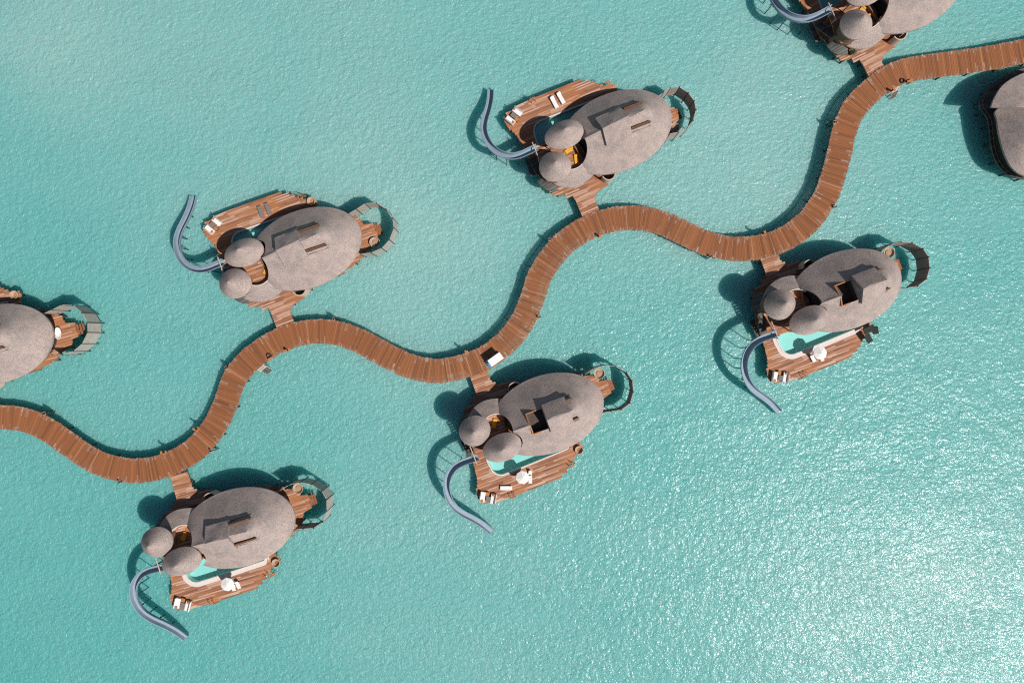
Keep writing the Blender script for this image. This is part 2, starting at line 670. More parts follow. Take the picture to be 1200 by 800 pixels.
# ------------------------------------------------------------------ the winding boardwalk
JZ = 2.14
CL = [(-45, 487), (-20, 486.5), (0, 488.5), (22.5, 490.3), (44.5, 497.5), (66.5, 510.3), (88.8, 526.3), (116.3, 542.5), (148.8, 550.8), (176.8, 549.5),
      (202.5, 541.3), (228, 526.3), (250, 501.3), (264.3, 472), (275, 443), (293, 421.3), (313.8, 406.3), (335, 395.5),
      (358.8, 389.3), (380.5, 388.3), (398.8, 391.3), (421.3, 399.5), (446.3, 412.5), (465.5, 422.5), (484.3, 430), (512.5, 434.5),
      (543.8, 428.8), (572.5, 417.0), (597, 397), (614, 373), (624.5, 347.5), (631.3, 326), (644, 305), (661, 285), (685, 268.8),
      (708.8, 259.5), (735, 255.3), (755, 256.3), (777, 261.8), (801.3, 273), (824.5, 283.8), (850, 290.3), (865, 291.8), (895, 288.5),
      (923.8, 277.5), (948.8, 257.5), (967.5, 230), (977.5, 203), (983.8, 178), (990, 152), (1001, 127.5), (1019.5, 107.5), (1042.5, 90.5),
      (1064.5, 82), (1092.5, 77.5), (1126, 73), (1165, 67), (1199, 60.5), (1240, 52.5)]
cl = [Vector(at(x, y, JZ)) for x, y in CL]
dense = smooth_open([(p.x, p.y) for p in cl], 14)
# resample at plank pitch
PITCH = .235
path, acc = [dense[0]], 0.0
for a_, b_ in zip(dense, dense[1:]):
    L = (b_ - a_).length
    t = PITCH - acc
    while t <= L:
        path.append(a_ + (b_ - a_) * (t / L))
        t += PITCH
    acc = L - (t - PITCH)
tang = []
for i in range(len(path)):
    d = path[min(i + 3, len(path) - 1)] - path[max(i - 3, 0)]
    tang.append(d.normalized())
HALF = 1.93


def jpt(i, off):
    i = max(0, min(len(path) - 1, i))
    n = Vector((-tang[i].y, tang[i].x))
    return path[i] + n * off


def jnear(px, py, h=JZ):
    p = Vector(at(px, py, h))
    return min(range(len(path)), key=lambda i: (path[i] - p).length)


jetty = empty('boardwalk', (0, 0, 0), 0, 'long winding reddish brown timber boardwalk snaking across the lagoon between the villas', 'boardwalk')
b = MB()
rj = random.Random(3)
for i in range(len(path) - 1):
    v = rj.betavariate(1.6, 1.8) * .86
    if rj.random() < .035:
        v = rj.uniform(.9, .99)
    if rj.random() < .07:
        v *= .35
    ex0 = HALF + rj.choice([0, 0, .03, .06, .1, .15]) * rj.uniform(.4, 1.2)
    ex1 = HALF + rj.choice([0, 0, .03, .06, .1, .15]) * rj.uniform(.4, 1.2)
    t0 = rj.uniform(.08, .6) if rj.random() < .72 else rj.uniform(.5, 1.5)
    t1 = rj.uniform(.08, .6) if rj.random() < .72 else rj.uniform(.5, 1.5)
    g = .012
    offs = [-ex0, -ex0 + t0, ex1 - t1, ex1]
    z1 = JZ + rj.uniform(-.012, .012)
    A = [path[i] + (path[i + 1] - path[i]) * g / PITCH, path[i + 1] - (path[i + 1] - path[i]) * g / PITCH]
    nn = [Vector((-tang[i].y, tang[i].x)), Vector((-tang[i + 1].y, tang[i + 1].x))]
    top, bot = [], []
    for o_ in offs:
        for k in (0, 1):
            p = A[k] + nn[k] * o_
            top.append((p.x, p.y, z1)); bot.append((p.x, p.y, z1 - .07))
    vs = top + bot
    tips = [rj.choice([0, .15, .3, .55, .9]) * rj.uniform(.5, 1), 0.0, rj.choice([0, .15, .3, .55, .9]) * rj.uniform(.5, 1)]
    for k in range(3):
        q = [2 * k, 2 * k + 1, 2 * k + 3, 2 * k + 2]
        b.add([vs[j] for j in q], [(0, 1, 2, 3)], v, tips[k])
    b.add([vs[j] for j in (8, 9, 15, 14)], [(3, 2, 1, 0)], v, 0)
    b.add([vs[j] for j in (0, 1, 9, 8)], [(0, 3, 2, 1)], v, tips[0])
    b.add([vs[j] for j in (6, 7, 15, 14)], [(0, 1, 2, 3)], v, tips[2])
    b.add([vs[j] for j in (0, 6, 14, 8)], [(0, 1, 2, 3)], v, 0)
    b.add([vs[j] for j in (1, 7, 15, 9)], [(3, 2, 1, 0)], v, 0)
deck = b.build('deck', 'jetty_planks', jetty)
for off in (-1.35, 0, 1.35):
    b = MB()
    pts = [jpt(i, off) for i in range(0, len(path), 6)]
    b.ribbon_wall([(p.x, p.y) for p in pts], JZ - .32, JZ - .09, .14)
    b.build('beam', 'pile_timber', jetty)
pm = MB().tube([(0, 0, -1.2), (0, 0, JZ - .1)], .13, 10)
pile0 = None
step = len(path) // 46
for i in range(step // 2, len(path), step):
    for off in (-1.62, 1.62):
        p = jpt(i, off)
        if pile0 is None:
            pile0 = pm.build('pile', 'pile_timber', jetty, smooth=40)
            o = pile0
        else:
            o = pile0.copy(); COL.objects.link(o); o.parent = jetty
        o.location = (p.x, p.y, 0)

# ------------------------------------------------------------------ villa template (local metres, x along ridge, y towards the pool deck)
EZ, DZ, UZ = 5.0, 2.0, 4.7        # eave, deck and upper deck heights
RA, RB = 9.2, 6.1
R0, R1 = (-5.8, .1), (3.6, .1)
CY = (-8.1, -.55); CR = 2.45      # courtyard
T1 = (-8.2, 2.0, 3.12, 2.08)
T2 = (-11.3, -1.8, 2.45, 2.32)


def roof_z(x, y):
    dx, dy = R1[0] - R0[0], R1[1] - R0[1]
    t = ((x - R0[0]) * dx + (y - R0[1]) * dy) / (dx * dx + dy * dy)
    t = max(0, min(1, t))
    qx, qy = R0[0] + t * dx, R0[1] + t * dy
    u = min(1, t / .75)
    hq = 3.9 + 2.0 * u * u * (3 - 2 * u) - .3 * max(0, t - .4)
    vx, vy = x - qx, y - qy
    l = hypot(vx, vy)
    if l < 1e-6:
        return EZ + hq
    vx /= l; vy /= l
    A = (vx / RA) ** 2 + (vy / RB) ** 2
    B = 2 * (qx * vx / RA ** 2 + qy * vy / RB ** 2)
    C = (qx / RA) ** 2 + (qy / RB) ** 2 - 1
    s = (-B + sqrt(max(0, B * B - 4 * A * C))) / (2 * A)
    d = min(1.0, l / s)
    z = EZ + hq * (1 - d) * (1 + .06 * d)
    e = hypot((x - T1[0]) / T1[2], (y - T1[1]) / T1[3])
    if e < 1.8:
        z = min(z, 7.75 + (e - 1) * 5.0)
    return z


PLAN_DECK = [(-13.8, 3.4), (-14.0, 5.4), (-14.5, 7.0), (-15.0, 8.1), (-15.1, 9.3), (-14.8, 9.9), (-14.0, 10.4), (-12.2, 10.8), (-10, 10.87), (-5, 10.8), (-1.9, 10.72),
             (-.5, 10.2), (1.0, 9.1), (2.1, 8.25), (2.7, 8.15), (3.3, 8.0), (3.75, 7.5), (3.6, 7.0), (3.3, 6.6), (3.3, 5.4), (6.3, 4.2), (8.4, 3.15), (9.2, 2.4), (9.35, 1.15), (10.9, .75),
             (10.95, -1.5), (9.6, -1.75), (9.9, -2.3), (9.2, -2.9), (8.0, -3.3), (6.5, -4.3), (3, -5.2), (-1.2, -5.5), (-2.0, -5.7), (-2.8, -6.2), (-4.4, -6.75), (-5.9, -7.1), (-6.5, -7.9),
             (-6.6, -10.6), (-9.5, -10.6), (-9.5, -6.8), (-9.9, -6.1), (-11.4, -5.3), (-12.3, -4.9), (-12.7, -4.2), (-12.9, -3.2), (-13.3, -1.5), (-13.8, 0.2), (-13.8, 2)]
POOL = [(-11.3, 3.3), (-11.35, 5.5), (-11.15, 6.1), (-10.75, 6.6), (-10.2, 6.88), (-9.5, 6.95), (-6, 6.88), (.7, 6.66), (1.15, 6.45), (1.2, 5.8), (-3, 5.1), (-6, 3.9), (-8.5, 3.0)]

_cache = {}


def cached(key, name, make, parent):
    """make() returns a fresh object the first time; afterwards a copy sharing its mesh"""
    if key in _cache:
        o = _cache[key].copy()
        for k in list(o.keys()):
            del o[k]
        o.name = name
        COL.objects.link(o)
        o.parent = parent
        return o
    o = make()
    _cache[key] = o
    return o


def cone_roof(cx, cy, a, b_, ez, h, apex=(0, 0), seed=1):
    mb = MB()
    n, rings = 56, 9
    vs, fs = [], []
    out = ellipse(0, 0, a, b_, n, .018, seed)
    vs.append((cx + apex[0], cy + apex[1], ez + h))
    for k in range(1, rings + 1):
        t = k / rings
        z = ez + h * (1 - t) * (1 + .13 * t)
        for x, y in out:
            vs.append((cx + apex[0] * (1 - t) + x * t, cy + apex[1] * (1 - t) + y * t, z))
    for i in range(n):
        fs.append((0, 1 + i, 1 + (i + 1) % n))
    for k in range(rings - 1):
        for i in range(n):
            j = (i + 1) % n
            fs.append((1 + k * n + i, 1 + (k + 1) * n + i, 1 + (k + 1) * n + j, 1 + k * n + j))
    mb.add(vs, fs)
    o = 1 + (rings - 1) * n
    rim = vs[o:o + n]
    low = [(cx + (x - cx) * .985, cy + (y - cy) * .985, z - .3) for x, y, z in rim]
    for i in range(n):
        j = (i + 1) % n
        mb.add([rim[i], rim[j], low[j], low[i]], [(0, 3, 2, 1)])
    mb.add(low + [(cx, cy, ez + h * .5)], [(i, n, (i + 1) % n)[::-1] if False else ((i + 1) % n, n, i)[::-1] for i in range(n)])
    return mb


def villa(key, cx, cy, ang, m, label, opened=False, wide_rim=False, scale=1.0):
    root = empty('overwater_villa', (cx, cy, 0), radians(ang), label, 'villa', 'thatched villas standing over the lagoon')
    P = {}

    def part(name, k, mb_fn, mat, parent=root, smooth=None):
        o = cached((k, m), name, lambda: mb_fn().build(name, mat, parent, m, smooth), parent)
        return o

    # ---- timber deck with the pool cut out
    out = stepped(PLAN_DECK)
    pool = smooth_closed(POOL, 4)
    hole = offset_closed(pool, .10)
    part('deck', 'deck', lambda: MB().slab([out], DZ, .22, holes=[hole]), 'deck_boards')
    # frame under the deck
    part('deck_frame', 'frame', lambda: MB().slab([offset_closed(PLAN_DECK, -.25)], DZ - .225, .25, holes=[offset_closed(pool, .5)]), 'pile_timber')
    rim_w = .78 if wide_rim else .2

    def rim():
        q = offset_closed(pool, rim_w)
        q = [(x, max(y, 2.9)) for x, y in q]
        mb = MB().slab([q], DZ + .06, .052, holes=[offset_closed(pool, .0)], inside=lambda x, y: y > 5.2 - (x + 11) * 0 or x < -10.9)
        if wide_rim:   # raised inner kerb of the broad rim
            mb.slab([offset_closed(pool, .22)], DZ + .12, .055, holes=[offset_closed(pool, .005)], inside=lambda x, y: y > 5.2 or x < -10.9)
        return mb
    part('pool_rim', 'rim%d' % wide_rim, rim, 'pool_stone')

    def basin():
        mb = MB()
        mb.slab([offset_closed(pool, .09)], .95, .1)
        pl = offset_closed(pool, .05)
        mb.ribbon_wall(pl + [pl[0]], .96, DZ - .012, .08)
        return mb
    pb = part('pool_basin', 'basin', basin, 'pool_tile')
    part('pool_water', 'poolwater', lambda: MB().slab([pool], DZ - .1, .01, bottom=False), 'pool_water', pb)

    # ---- house walls
    def wall():
        mb = MB()
        pts = ellipse(0, 0, RA * .84, RB * .80, 64)
        pts = [p for p in pts if hypot(p[0] - CY[0], p[1] - CY[1]) > 2.2]
        mb.ribbon_wall(pts, DZ + .003, 5.45, .18)
        return mb
    part('wall', 'wall', wall, 'wall_timber')
    for q, (a0, a1) in enumerate(((-38, -12), (12, 40), (58, 84), (96, 118), (-100, -74))):
        def win(a0=a0, a1=a1):
            pts = [((RA * .84 + .1) * cos(radians(t)), (RB * .80 + .1) * sin(radians(t))) for t in [a0 + (a1 - a0) * i / 8 for i in range(9)]]
            return MB().ribbon_wall(pts, DZ + .25, 4.7, .05)
        part('window', 'win%d' % q, win, 'dark_glass')
    # round lower tower and turret rooms
    part('tower_wall', 'tower', lambda: MB().lathe((CY[0], CY[1], 0), [(2.5, DZ + .002), (2.5, UZ - .2)], 40), 'wall_timber', smooth=40)
    part('turret_wall', 'turret', lambda: MB().lathe((T2[0], T2[1], 0), [(1.75, DZ + .002), (1.75, 7.7)], 36), 'wall_timber', smooth=40)

    def arcpts(c, r, a0, a1, n=16):
        return [(c[0] + r * cos(radians(a0 + (a1 - a0) * i / n)), c[1] + r * sin(radians(a0 + (a1 - a0) * i / n))) for i in range(n + 1)]

    # ---- upper deck between the turrets
    updeck = arcpts(CY, 2.4, -62, 40) + [(-6.2, 2.9), (-7.5, 3.5), (-9.2, 3.5), (-10.6, 3.0), (-11.6, 2.95), (-12.75, 3.0), (-12.75, 1.7), (-12.9, .2), (-13.2, -1.3), (-12.9, -2.8), (-12, -3.6), (-10.6, -3.8), (-9.4, -2.6), (-8.4, -2.9)]
    part('upper_deck', 'updeck', lambda: MB().slab([updeck], UZ, .2), 'deck_boards')

    def parapet():
        mb = MB()
        p = arcpts(CY, CR + .03, -128, -38, 24)
        mb.ribbon_wall(p, UZ - .6, 5.98, .14)
        return mb
    part('parapet', 'parapet', parapet, 'cream_plaster')

    def facade():
        mb = MB()
        p = arcpts(CY, CR + .16, -40, 34, 20)
        zt = [max(5.7, roof_z(x + .15, y) - .38) for x, y in p]
        mb.ribbon_wall(p, UZ - .5, zt, .12)
        return mb
    part('bedroom_front', 'facade', facade, 'dark_glass')
    for q, a in enumerate((20, 75, 110, 150, 200, 335)):
        x, y = T1[0] + 2.5 * cos(radians(a)), T1[1] + 1.6 * sin(radians(a))
        part('post', 'post%d' % q, lambda x=x, y=y: MB().tube([(x, y, UZ - .1), (x, y, 7.9)], .09, 8), 'wall_timber', smooth=40)

    # ---- thatched roofs
    court = arcpts(CY, CR, 0, 360, 48)[:-1]
    t1hole = ellipse(T1[0], T1[1], T1[2] * 1.04, T1[3] * 1.05, 40)
    opening = [(-2.95, -1.55), (-.55, -1.55), (-.55, 1.6), (-2.95, 1.6)]

    def main_roof():
        ring = ellipse(0, 0, RA, RB, 120, .004, 2)
        hs = [court, t1hole] + ([opening] if opened else [])
        return MB().slab([ring], 0, .34, holes=hs, segs=[(R0, (-2.95, .1)), ((-2.95, .1), (-.55, .1)), ((-.55, .1), R1)] if not opened else [(R0, (-2.96, .1)), ((-.54, .1), R1)],
                         grid=.42, ztopfun=roof_z, inside=lambda x, y: not (y > 0 and x < -6.9) and not (x < -9.0))
    mr = part('main_roof', 'roof%d' % opened, main_roof, 'thatch', smooth=32)
    part('turret_roof', 't1', lambda: cone_roof(*T1, 8.05, 2.6, (.15, .1), 5), 'thatch', smooth=50)
    part('turret_roof', 't2', lambda: cone_roof(*T2, 7.5, 2.75, (0, 0), 9), 'thatch', smooth=50)

    def skirt():
        mb = MB()
        vs, fs = [], []
        n, rr = 36, 6
        for i in range(n + 1):
            a = 198 + (322 - 198) * i / n
            ro = 4.86 + .12 * sin(radians((a - 198) * 3))
            for k in range(rr + 1):
                t = k / rr
                r = CR + .12 + (ro - CR - .12) * t
                vs.append((CY[0] + r * cos(radians(a)), CY[1] + r * sin(radians(a)), 5.92 - 1.5 * t * (1 - .12 * (1 - t))))
        w = rr + 1
        for i in range(n):
            for k in range(rr):
                fs.append((i * w + k, i * w + k + 1, (i + 1) * w + k + 1, (i + 1) * w + k))
        mb.add(vs, fs)
        lo = [(x, y, z - .3) for x, y, z in vs]
        mb.add(lo, [tuple(reversed(f)) for f in fs])
        for i in range(n):
            p, q = vs[i * w + rr], vs[(i + 1) * w + rr]
            mb.add([p, q, (q[0], q[1], q[2] - .3), (p[0], p[1], p[2] - .3)], [(0, 3, 2, 1)])
        return mb
    part('lower_roof', 't3', skirt, 'thatch', smooth=50)

    # sliding ridge hatch and its rails
    hx0, hx1, lift = (-.4, 3.3, .72) if opened else (-3.0, 1.05, .48)
    part('roof_hatch', 'hatch%d' % opened,
         lambda: MB().slab([[(hx0, -2.15), (hx1, -2.15), (hx1, 2.35), (hx0, 2.35)]], 0, .3, segs=[((hx0 + .001, .1), (hx1 - .001, .1))], grid=.6,
                           ztopfun=lambda x, y: roof_z(min(max(x, -2.5), 3.0), y) + lift), 'thatch', mr, smooth=32)

    for q, xg in enumerate((hx0 + .09, hx1 - .09)):
        def gable(x=xg):
            mb = MB()
            ys = (-2.0, -1.0, .1, 1.1, 2.2)
            zt = [roof_z(min(max(x, -2.5), 3.0), y) + lift - .31 for y in ys]
            vs = [(x + e, y, z - dz) for e in (-.05, .05) for dz in (0, lift) for y, z in zip(ys, zt)]
            fs = []
            for k_ in range(4):
                fs += [(5 + k_, k_, k_ + 1, 6 + k_), (15 + k_, 16 + k_, 11 + k_, 10 + k_), (k_, 10 + k_, 11 + k_, k_ + 1), (5 + k_, 6 + k_, 16 + k_, 15 + k_)]
            fs += [(0, 5, 15, 10), (4, 14, 19, 9)]
            return mb.add(vs, fs)
        part('hatch_gable', 'hgable%d%d' % (q, opened), gable, 'dark_timber', mr)
    for q, y in enumerate((-1.5, 1.6)):
        def rail(y=y):
            mb = MB()
            for dy, w, hh in ((0, .24, .72), (-.42, .08, .12)):
                yy = y + dy * (1 if y > 0 else -1) * (-1)
                x0, x1 = (3.34 if opened else 1.12), 4.2
                zs = [(x, roof_z(x, yy)) for x in (x0, x1)]
                vs = []
                for x, z in zs:
                    vs += [(x, yy - w / 2, z - .25), (x, yy + w / 2, z - .25), (x, yy + w / 2, z + hh), (x, yy - w / 2, z + hh)]
                mb.add(vs, [(0, 3, 2, 1), (4, 5, 6, 7), (0, 1, 5, 4), (3, 7, 6, 2), (0, 4, 7, 3), (1, 2, 6, 5)])
            return mb
        part('hatch_rail', 'rail%d%d' % (q, opened), rail, 'rail_timber', mr)
    if opened:
        def frame():
            mb = MB()
            x0, x1, y0, y1, zr, zs = -3.05, -.42, -1.65, 1.75, 9.5, 8.75
            for x in (x0, x1):
                P = [(y0, zs), (.08, zr), (y1, zs)]
                vs = [(x + e, y, z - dz) for e in (-.08, .08) for dz in (.2, 0) for y, z in P]
                mb.add(vs, [(0, 1, 4, 3), (1, 2, 5, 4), (6, 9, 10, 7), (7, 10, 11, 8), (3, 4, 10, 9), (4, 5, 11, 10), (0, 6, 7, 1), (1, 7, 8, 2), (0, 3, 9, 6), (2, 8, 11, 5)])
            for y in (y0 + .08, y1 - .08):
                mb.box(((x0 + x1) / 2, y, zs - .03), (x1 - x0 - .164, .16, .18))
            return mb
        part('skylight_frame', 'skyframe', frame, 'orange_timber', mr)

        def well():
            mb = MB()
            mb.ribbon_wall([(-3.0, -1.58), (-.48, -1.58), (-.48, 1.68), (-3.0, 1.68), (-3.0, -1.58)], 7.0, 8.55, .06)
            mb.slab([[(-2.96, -1.54), (-.52, -1.54), (-.52, 1.64), (-2.96, 1.64)]], 7.1, .1)
            return mb
        part('skylight_well', 'well', well, 'skylight_dark', mr)

    # ---- entrance alcove, lean-to roof and stair
    def alcove():
        p = arcpts((-3.35, -5.35), 1.05, 185, 345, 18)
        return MB().ribbon_wall(p, DZ + .003, 4.1, .16)
    part('alcove_wall', 'alcove', alcove, 'pale_timber')
    part('equipment_box', 'ebox', lambda: MB().bbox((-2.4, -5.2, 2.5), (.9, .7, 1.0), .2).bbox((-2.4, -5.2, 3.03), (.6, .45, .06), .2, .01), 'grey_steel')

    def leanto():
        mb = MB()
        vs, fs = [], []
        n = 12
        for i in range(n + 1):
            a = radians(182 + (262 - 182) * i / n)
            for r, z in ((1.7, 4.0), (2.85, 3.1)):
                vs.append((T2[0] + r * cos(a), T2[1] + r * sin(a), z))
        for i in range(n):
            fs.append((2 * i, 2 * i + 1, 2 * i + 3, 2 * i + 2))
        mb.add(vs, fs)
        mb.add([(x, y, z - .1) for x, y, z in vs], [tuple(reversed(f)) for f in fs])
        for i in range(n):
            p, q = vs[2 * i + 1], vs[2 * i + 3]
            mb.add([p, q, (q[0], q[1], q[2] - .1), (p[0], p[1], p[2] - .1)], [(0, 3, 2, 1)])
        return mb
    part('lean_to_roof', 'leanto', leanto, 'weathered_boards')

    def stair():
        mb = MB()
        for i in range(10):
            mb.box((-13.35, 1.9 - i * .34, DZ + .2 + i * .25), (1.15, .36, .07))
        mb.box((-13.95, .4, DZ + 1.2), (.07, 3.9, .22), 0, ('X', -.62))
        mb.box((-12.78, .4, DZ + 1.2), (.07, 3.9, .22), 0, ('X', -.62))
        return mb
    part('staircase', 'stair', stair, 'weathered_boards')
    part('landing', 'landing', lambda: MB().slab([[(-14.6, -.4), (-13.6, -.6), (-13.6, 2.3), (-14.4, 2.4)]], 1.6, .15), 'weathered_boards')

    def rail():
        mb = MB()
        mb.tube([(-12.95, .3, 6.2), (-12.9, 3.3, 6.2)], .085, 8)
        for y in (.5, 1.72, 3.1):
            mb.tube([(-12.92, y, UZ - .1), (-12.92, y, 6.18)], .06, 8)
        return mb
    part('entry_rail', 'erail', rail, 'pale_timber', smooth=40)

    # ---- terrace furniture level at the far end: platform step
    def steps():
        mb = MB()
        for k in range(3):
            mb.box((10.95 + .28 * k + .14, -.4, DZ - .28 - .3 * k), (.3, 1.7, .08))
        return mb
    part('terrace_steps', 'steps', steps, 'red_timber')

    # ---- piles
    sp = [(-14.6, 8.6), (-13.4, 10.2), (-9.8, 10.4), (-5.6, 10.4), (-2, 10.3), (1, 8.6), (2.9, 7.6), (-13.5, 5.2), (-13.5, 3.2), (-13.3, .4), (-12.4, -3.8), (-11.6, -4.9),
          (-9.2, -6.6), (-9.2, -8.6), (-6.9, -8.6), (-5.9, -6.8), (-2.4, -5.5), (2.5, -4.9), (6, -4.2), (8.7, -2.8), (10.6, -1.2), (10.6, .5), (8.8, 2.4), (5.6, 4.2), (0, 3), (0, -3), (-8, -.5)]
    for q, (x, y) in enumerate(sp):
        def pl():
            return MB().tube([(0, 0, -1.2), (0, 0, DZ - .3)], .14, 8)
        o = part('pile', 'pile', pl, 'pile_timber', smooth=40)
        o.location = (x, m * y, 0)

    def place(x, y, z=0.0):
        r = radians(ang)
        return (cx + x * cos(r) - m * y * sin(r), cy + x * sin(r) + m * y * cos(r), z)
    root_place = place
    return root, place


# ------------------------------------------------------------------ water slides and privacy screens (things of their own)
SL = [(-12.45, 2.35, 5.35), (-13.6, 2.35, 5.2), (-15.1, 2.38, 4.95), (-16.6, 2.75, 4.7), (-18.0, 3.85, 4.4), (-18.85, 5.4, 4.05), (-19.1, 7.2, 3.6), (-18.8, 8.9, 3.05),
      (-18.0, 10.4, 2.45), (-16.8, 12.0, 1.75), (-15.8, 13.6, 1.05), (-15.0, 15.3, .42)]


def slide(V, label):
    cx, cy, ang, m = V
    root = empty('water_slide', (cx, cy, 0), radians(ang), label, 'water slide', 'curved water slides dropping from the villas')

    def chute():
        mb = MB()
        pts = smooth_open(SL, 7)
        prof = [(-.62, .80), (-.58, .84), (-.50, .80), (-.47, .40), (-.38, .10), (-.18, 0), (.18, 0), (.38, .10), (.47, .40), (.50, .80), (.58, .84), (.62, .80),
                (.56, .38), (.44, .0), (.18, -.12), (-.18, -.12), (-.44, .0), (-.56, .38)]
        vs, fs = [], []
        n = len(prof)
        for i, p in enumerate(pts):
            d = pts[min(i + 1, len(pts) - 1)] - pts[max(i - 1, 0)]
            w = Vector((-d.y, d.x, 0)).normalized()
            for u, z in prof:
                u *= .88
                vs.append((p.x + w.x * u, p.y + w.y * u, p.z + z))
        for i in range(len(pts) - 1):
            for k in range(n):
                j = (k + 1) % n
                fs.append((i * n + k, i * n + j, i * n + n + j, i * n + n + k))
        mb.add(vs, fs)
        for i in range(6, len(pts) - 4, 9):     # flanged joints between the moulded sections
            q0, q1 = pts[i], pts[i] + (pts[i + 1] - pts[i]).normalized() * .1
            d = (pts[i + 1] - pts[i - 1])
            w = Vector((-d.y, d.x, 0)).normalized()
            ring = [(-.66, .78), (-.66, .38), (-.5, -.06), (-.2, -.18), (.2, -.18), (.5, -.06), (.66, .38), (.66, .78), (.6, .87), (.56, .38), (.42, .03), (.18, .012), (-.18, .012), (-.42, .03), (-.56, .38), (-.6, .87)]
            vv = [(q.x + w.x * u * .88, q.y + w.y * u * .88, q.z + z) for q in (q0, q1) for u, z in ring]
            k_ = len(ring)
            mb.add(vv, [(a, (a + 1) % k_, k_ + (a + 1) % k_, k_ + a) for a in range(k_)])
        return mb
    cached(('chute', m), 'chute', lambda: chute().build('chute', 'slide_shell', root, m, 45), root)
    pts = smooth_open(SL, 7)
    for q, i in enumerate((16, 24, 31, 37, 44, 51, 58, 65)):
        p = pts[i]
        d = pts[i + 1] - pts[i - 1]
        w = Vector((-d.y, d.x, 0)).normalized()

        def sup(p=p, w=w):
            mb = MB()
            # mast on the inside of the bend with an arm under the chute
            a = p - w * -.1
            mb.tube([(a.x, a.y, -1.0), (a.x, a.y, p.z - .2)], .085, 8)
            mb.tube([(p.x - w.x * .5, p.y - w.y * .5, p.z - .18), (p.x + w.x * .5, p.y + w.y * .5, p.z - .18)], .06, 6)
            return mb
        cached(('sup%d' % q, m), 'support_post', lambda: sup().build('support_post', 'black_steel', root, m, 40), root)
    return root


FP = [(8.2, 2.9), (9.6, 3.15), (11.2, 3.5), (12.9, 3.0), (14.0, 1.5), (14.45, -.2), (14.1, -1.7), (12.8, -3.2), (11.2, -4.0), (9.4, -4.1), (7.8, -3.7)]


def screen(V, label, mat='grey_slats', low=1.05, high=4.45, skip=(), sq=1.0):
    cx, cy, ang, m = V
    FQ = [(8 + (x - 8) * sq, y * (sq + 1) / 2) for x, y in FP]
    root = empty('privacy_screen', (cx, cy, 0), radians(ang), label, 'privacy screen', 'curved privacy screens around the villas\' bathing terraces')
    for q in range(len(FP) - 1):
        if q in skip:
            continue
        a, c = Vector(FQ[q]), Vector(FQ[q + 1])
        d = (c - a).normalized()
        a2, c2 = a + d * .07, c - d * .07
        cached(('fp%d%s%g' % (q, mat, sq), m), 'panel', lambda: MB().ribbon_wall([tuple(a2), tuple(c2)], low, high, .07).build('panel', mat, root, m), root)
    for q, p in enumerate(FQ):
        o = cached(('fpost', m), 'post', lambda: MB().tube([(0, 0, -1.0), (0, 0, 4.6)], .085, 8).build('post', 'black_steel', root, m, 40), root)
        o.location = (p[0], m * p[1], 0)
    return root


DESC = {
    'A': 'villa cut by the top edge',
    'B': 'villa with two white deck loungers',
    'C': 'villa with two flat grey lounger mats',
    'D': 'villa cut by the left edge',
    'E': 'open roofed villa with broad white pool rim',
    'F': 'open roofed villa beside the golf buggy',
    'G': 'closed roof villa with a parasol',
}
VI = {  # centre x, y, rotation, +1 pool deck up / -1 pool deck down in the photograph
    'A': (62.1, 55.0, 25.5, 1), 'B': (16.3, 32.8, 22.8, 1), 'C': (-32.4, 14.5, 20.5, 1), 'D': (-80.9, -.45, 14.5, 1),
    'E': (52.2, 8.0, 20.8, -1), 'F': (5.5, -11.4, 20.4, -1), 'G': (-43.0, -29.2, 16.5, -1)}
VLAB = {
    'A': 'thatched overwater villa cut off by the top edge of the photo',
    'B': 'thatched overwater villa with two white loungers on its sunlit pool deck',
    'C': 'thatched overwater villa with two flat grey lounger mats on its deck',
    'D': 'thatched overwater villa cut off by the left edge of the photo',
    'E': 'thatched villa with its roof hatch slid open and a broad white pool rim',
    'F': 'thatched villa with its roof hatch slid open, just below the golf buggy',
    'G': 'thatched villa with closed roof hatch and a white parasol on its deck',
}
OPEN = {'E', 'F'}
WIDE = {'E', 'G'}
PL = {}
for k in 'ABCDEFG':
    cx, cy, ang, m = VI[k]
    _, PL[k] = villa(k, cx, cy, ang, m, VLAB[k], k in OPEN, k in WIDE)
for k in 'ABCEFG':
    slide(VI[k], 'blue grey curved slide, ' + DESC[k])
for k in 'BCDEFG':
    skip = {'F': (0, 1, 2)}.get(k, ())
    screen(VI[k], 'curved slatted screen around the terrace, ' + DESC[k], sq=.84 if k == 'B' else 1.0)


# ------------------------------------------------------------------ deck furniture
def rot_of(k, a):
    """local direction angle (degrees, template sense) -> world rotation"""
    cx, cy, ang, m = VI[k]
    return radians(ang + m * a)


def make_lounger(loc, rz, fabric, flat=False):
    root = empty('sun_lounger', loc, rz)
    f = MB()
    f.bbox((0, 0, .26), (1.95, .68, .07), 0, .02)
    f.build('frame', 'pale_timber' if not flat else 'red_timber', root)
    for x in (-.85, .85):
        for y in (-.28, .28):
            MB().box((x, y, .11), (.07, .07, .22)).build('leg', 'pale_timber', root)
    mt = MB().bbox((-.22, 0, .35), (1.42, .66, .11), 0, .035)
    if flat:
        mt.bbox((.75, 0, .35), (.5, .66, .11), 0, .035)
    mt.build('mattress', fabric, root, smooth=35)
    if not flat:
        MB().bbox((.72, 0, .47), (.62, .66, .10), 0, .035, ('Y', -.42)).build('backrest', fabric, root, smooth=35)
    return root


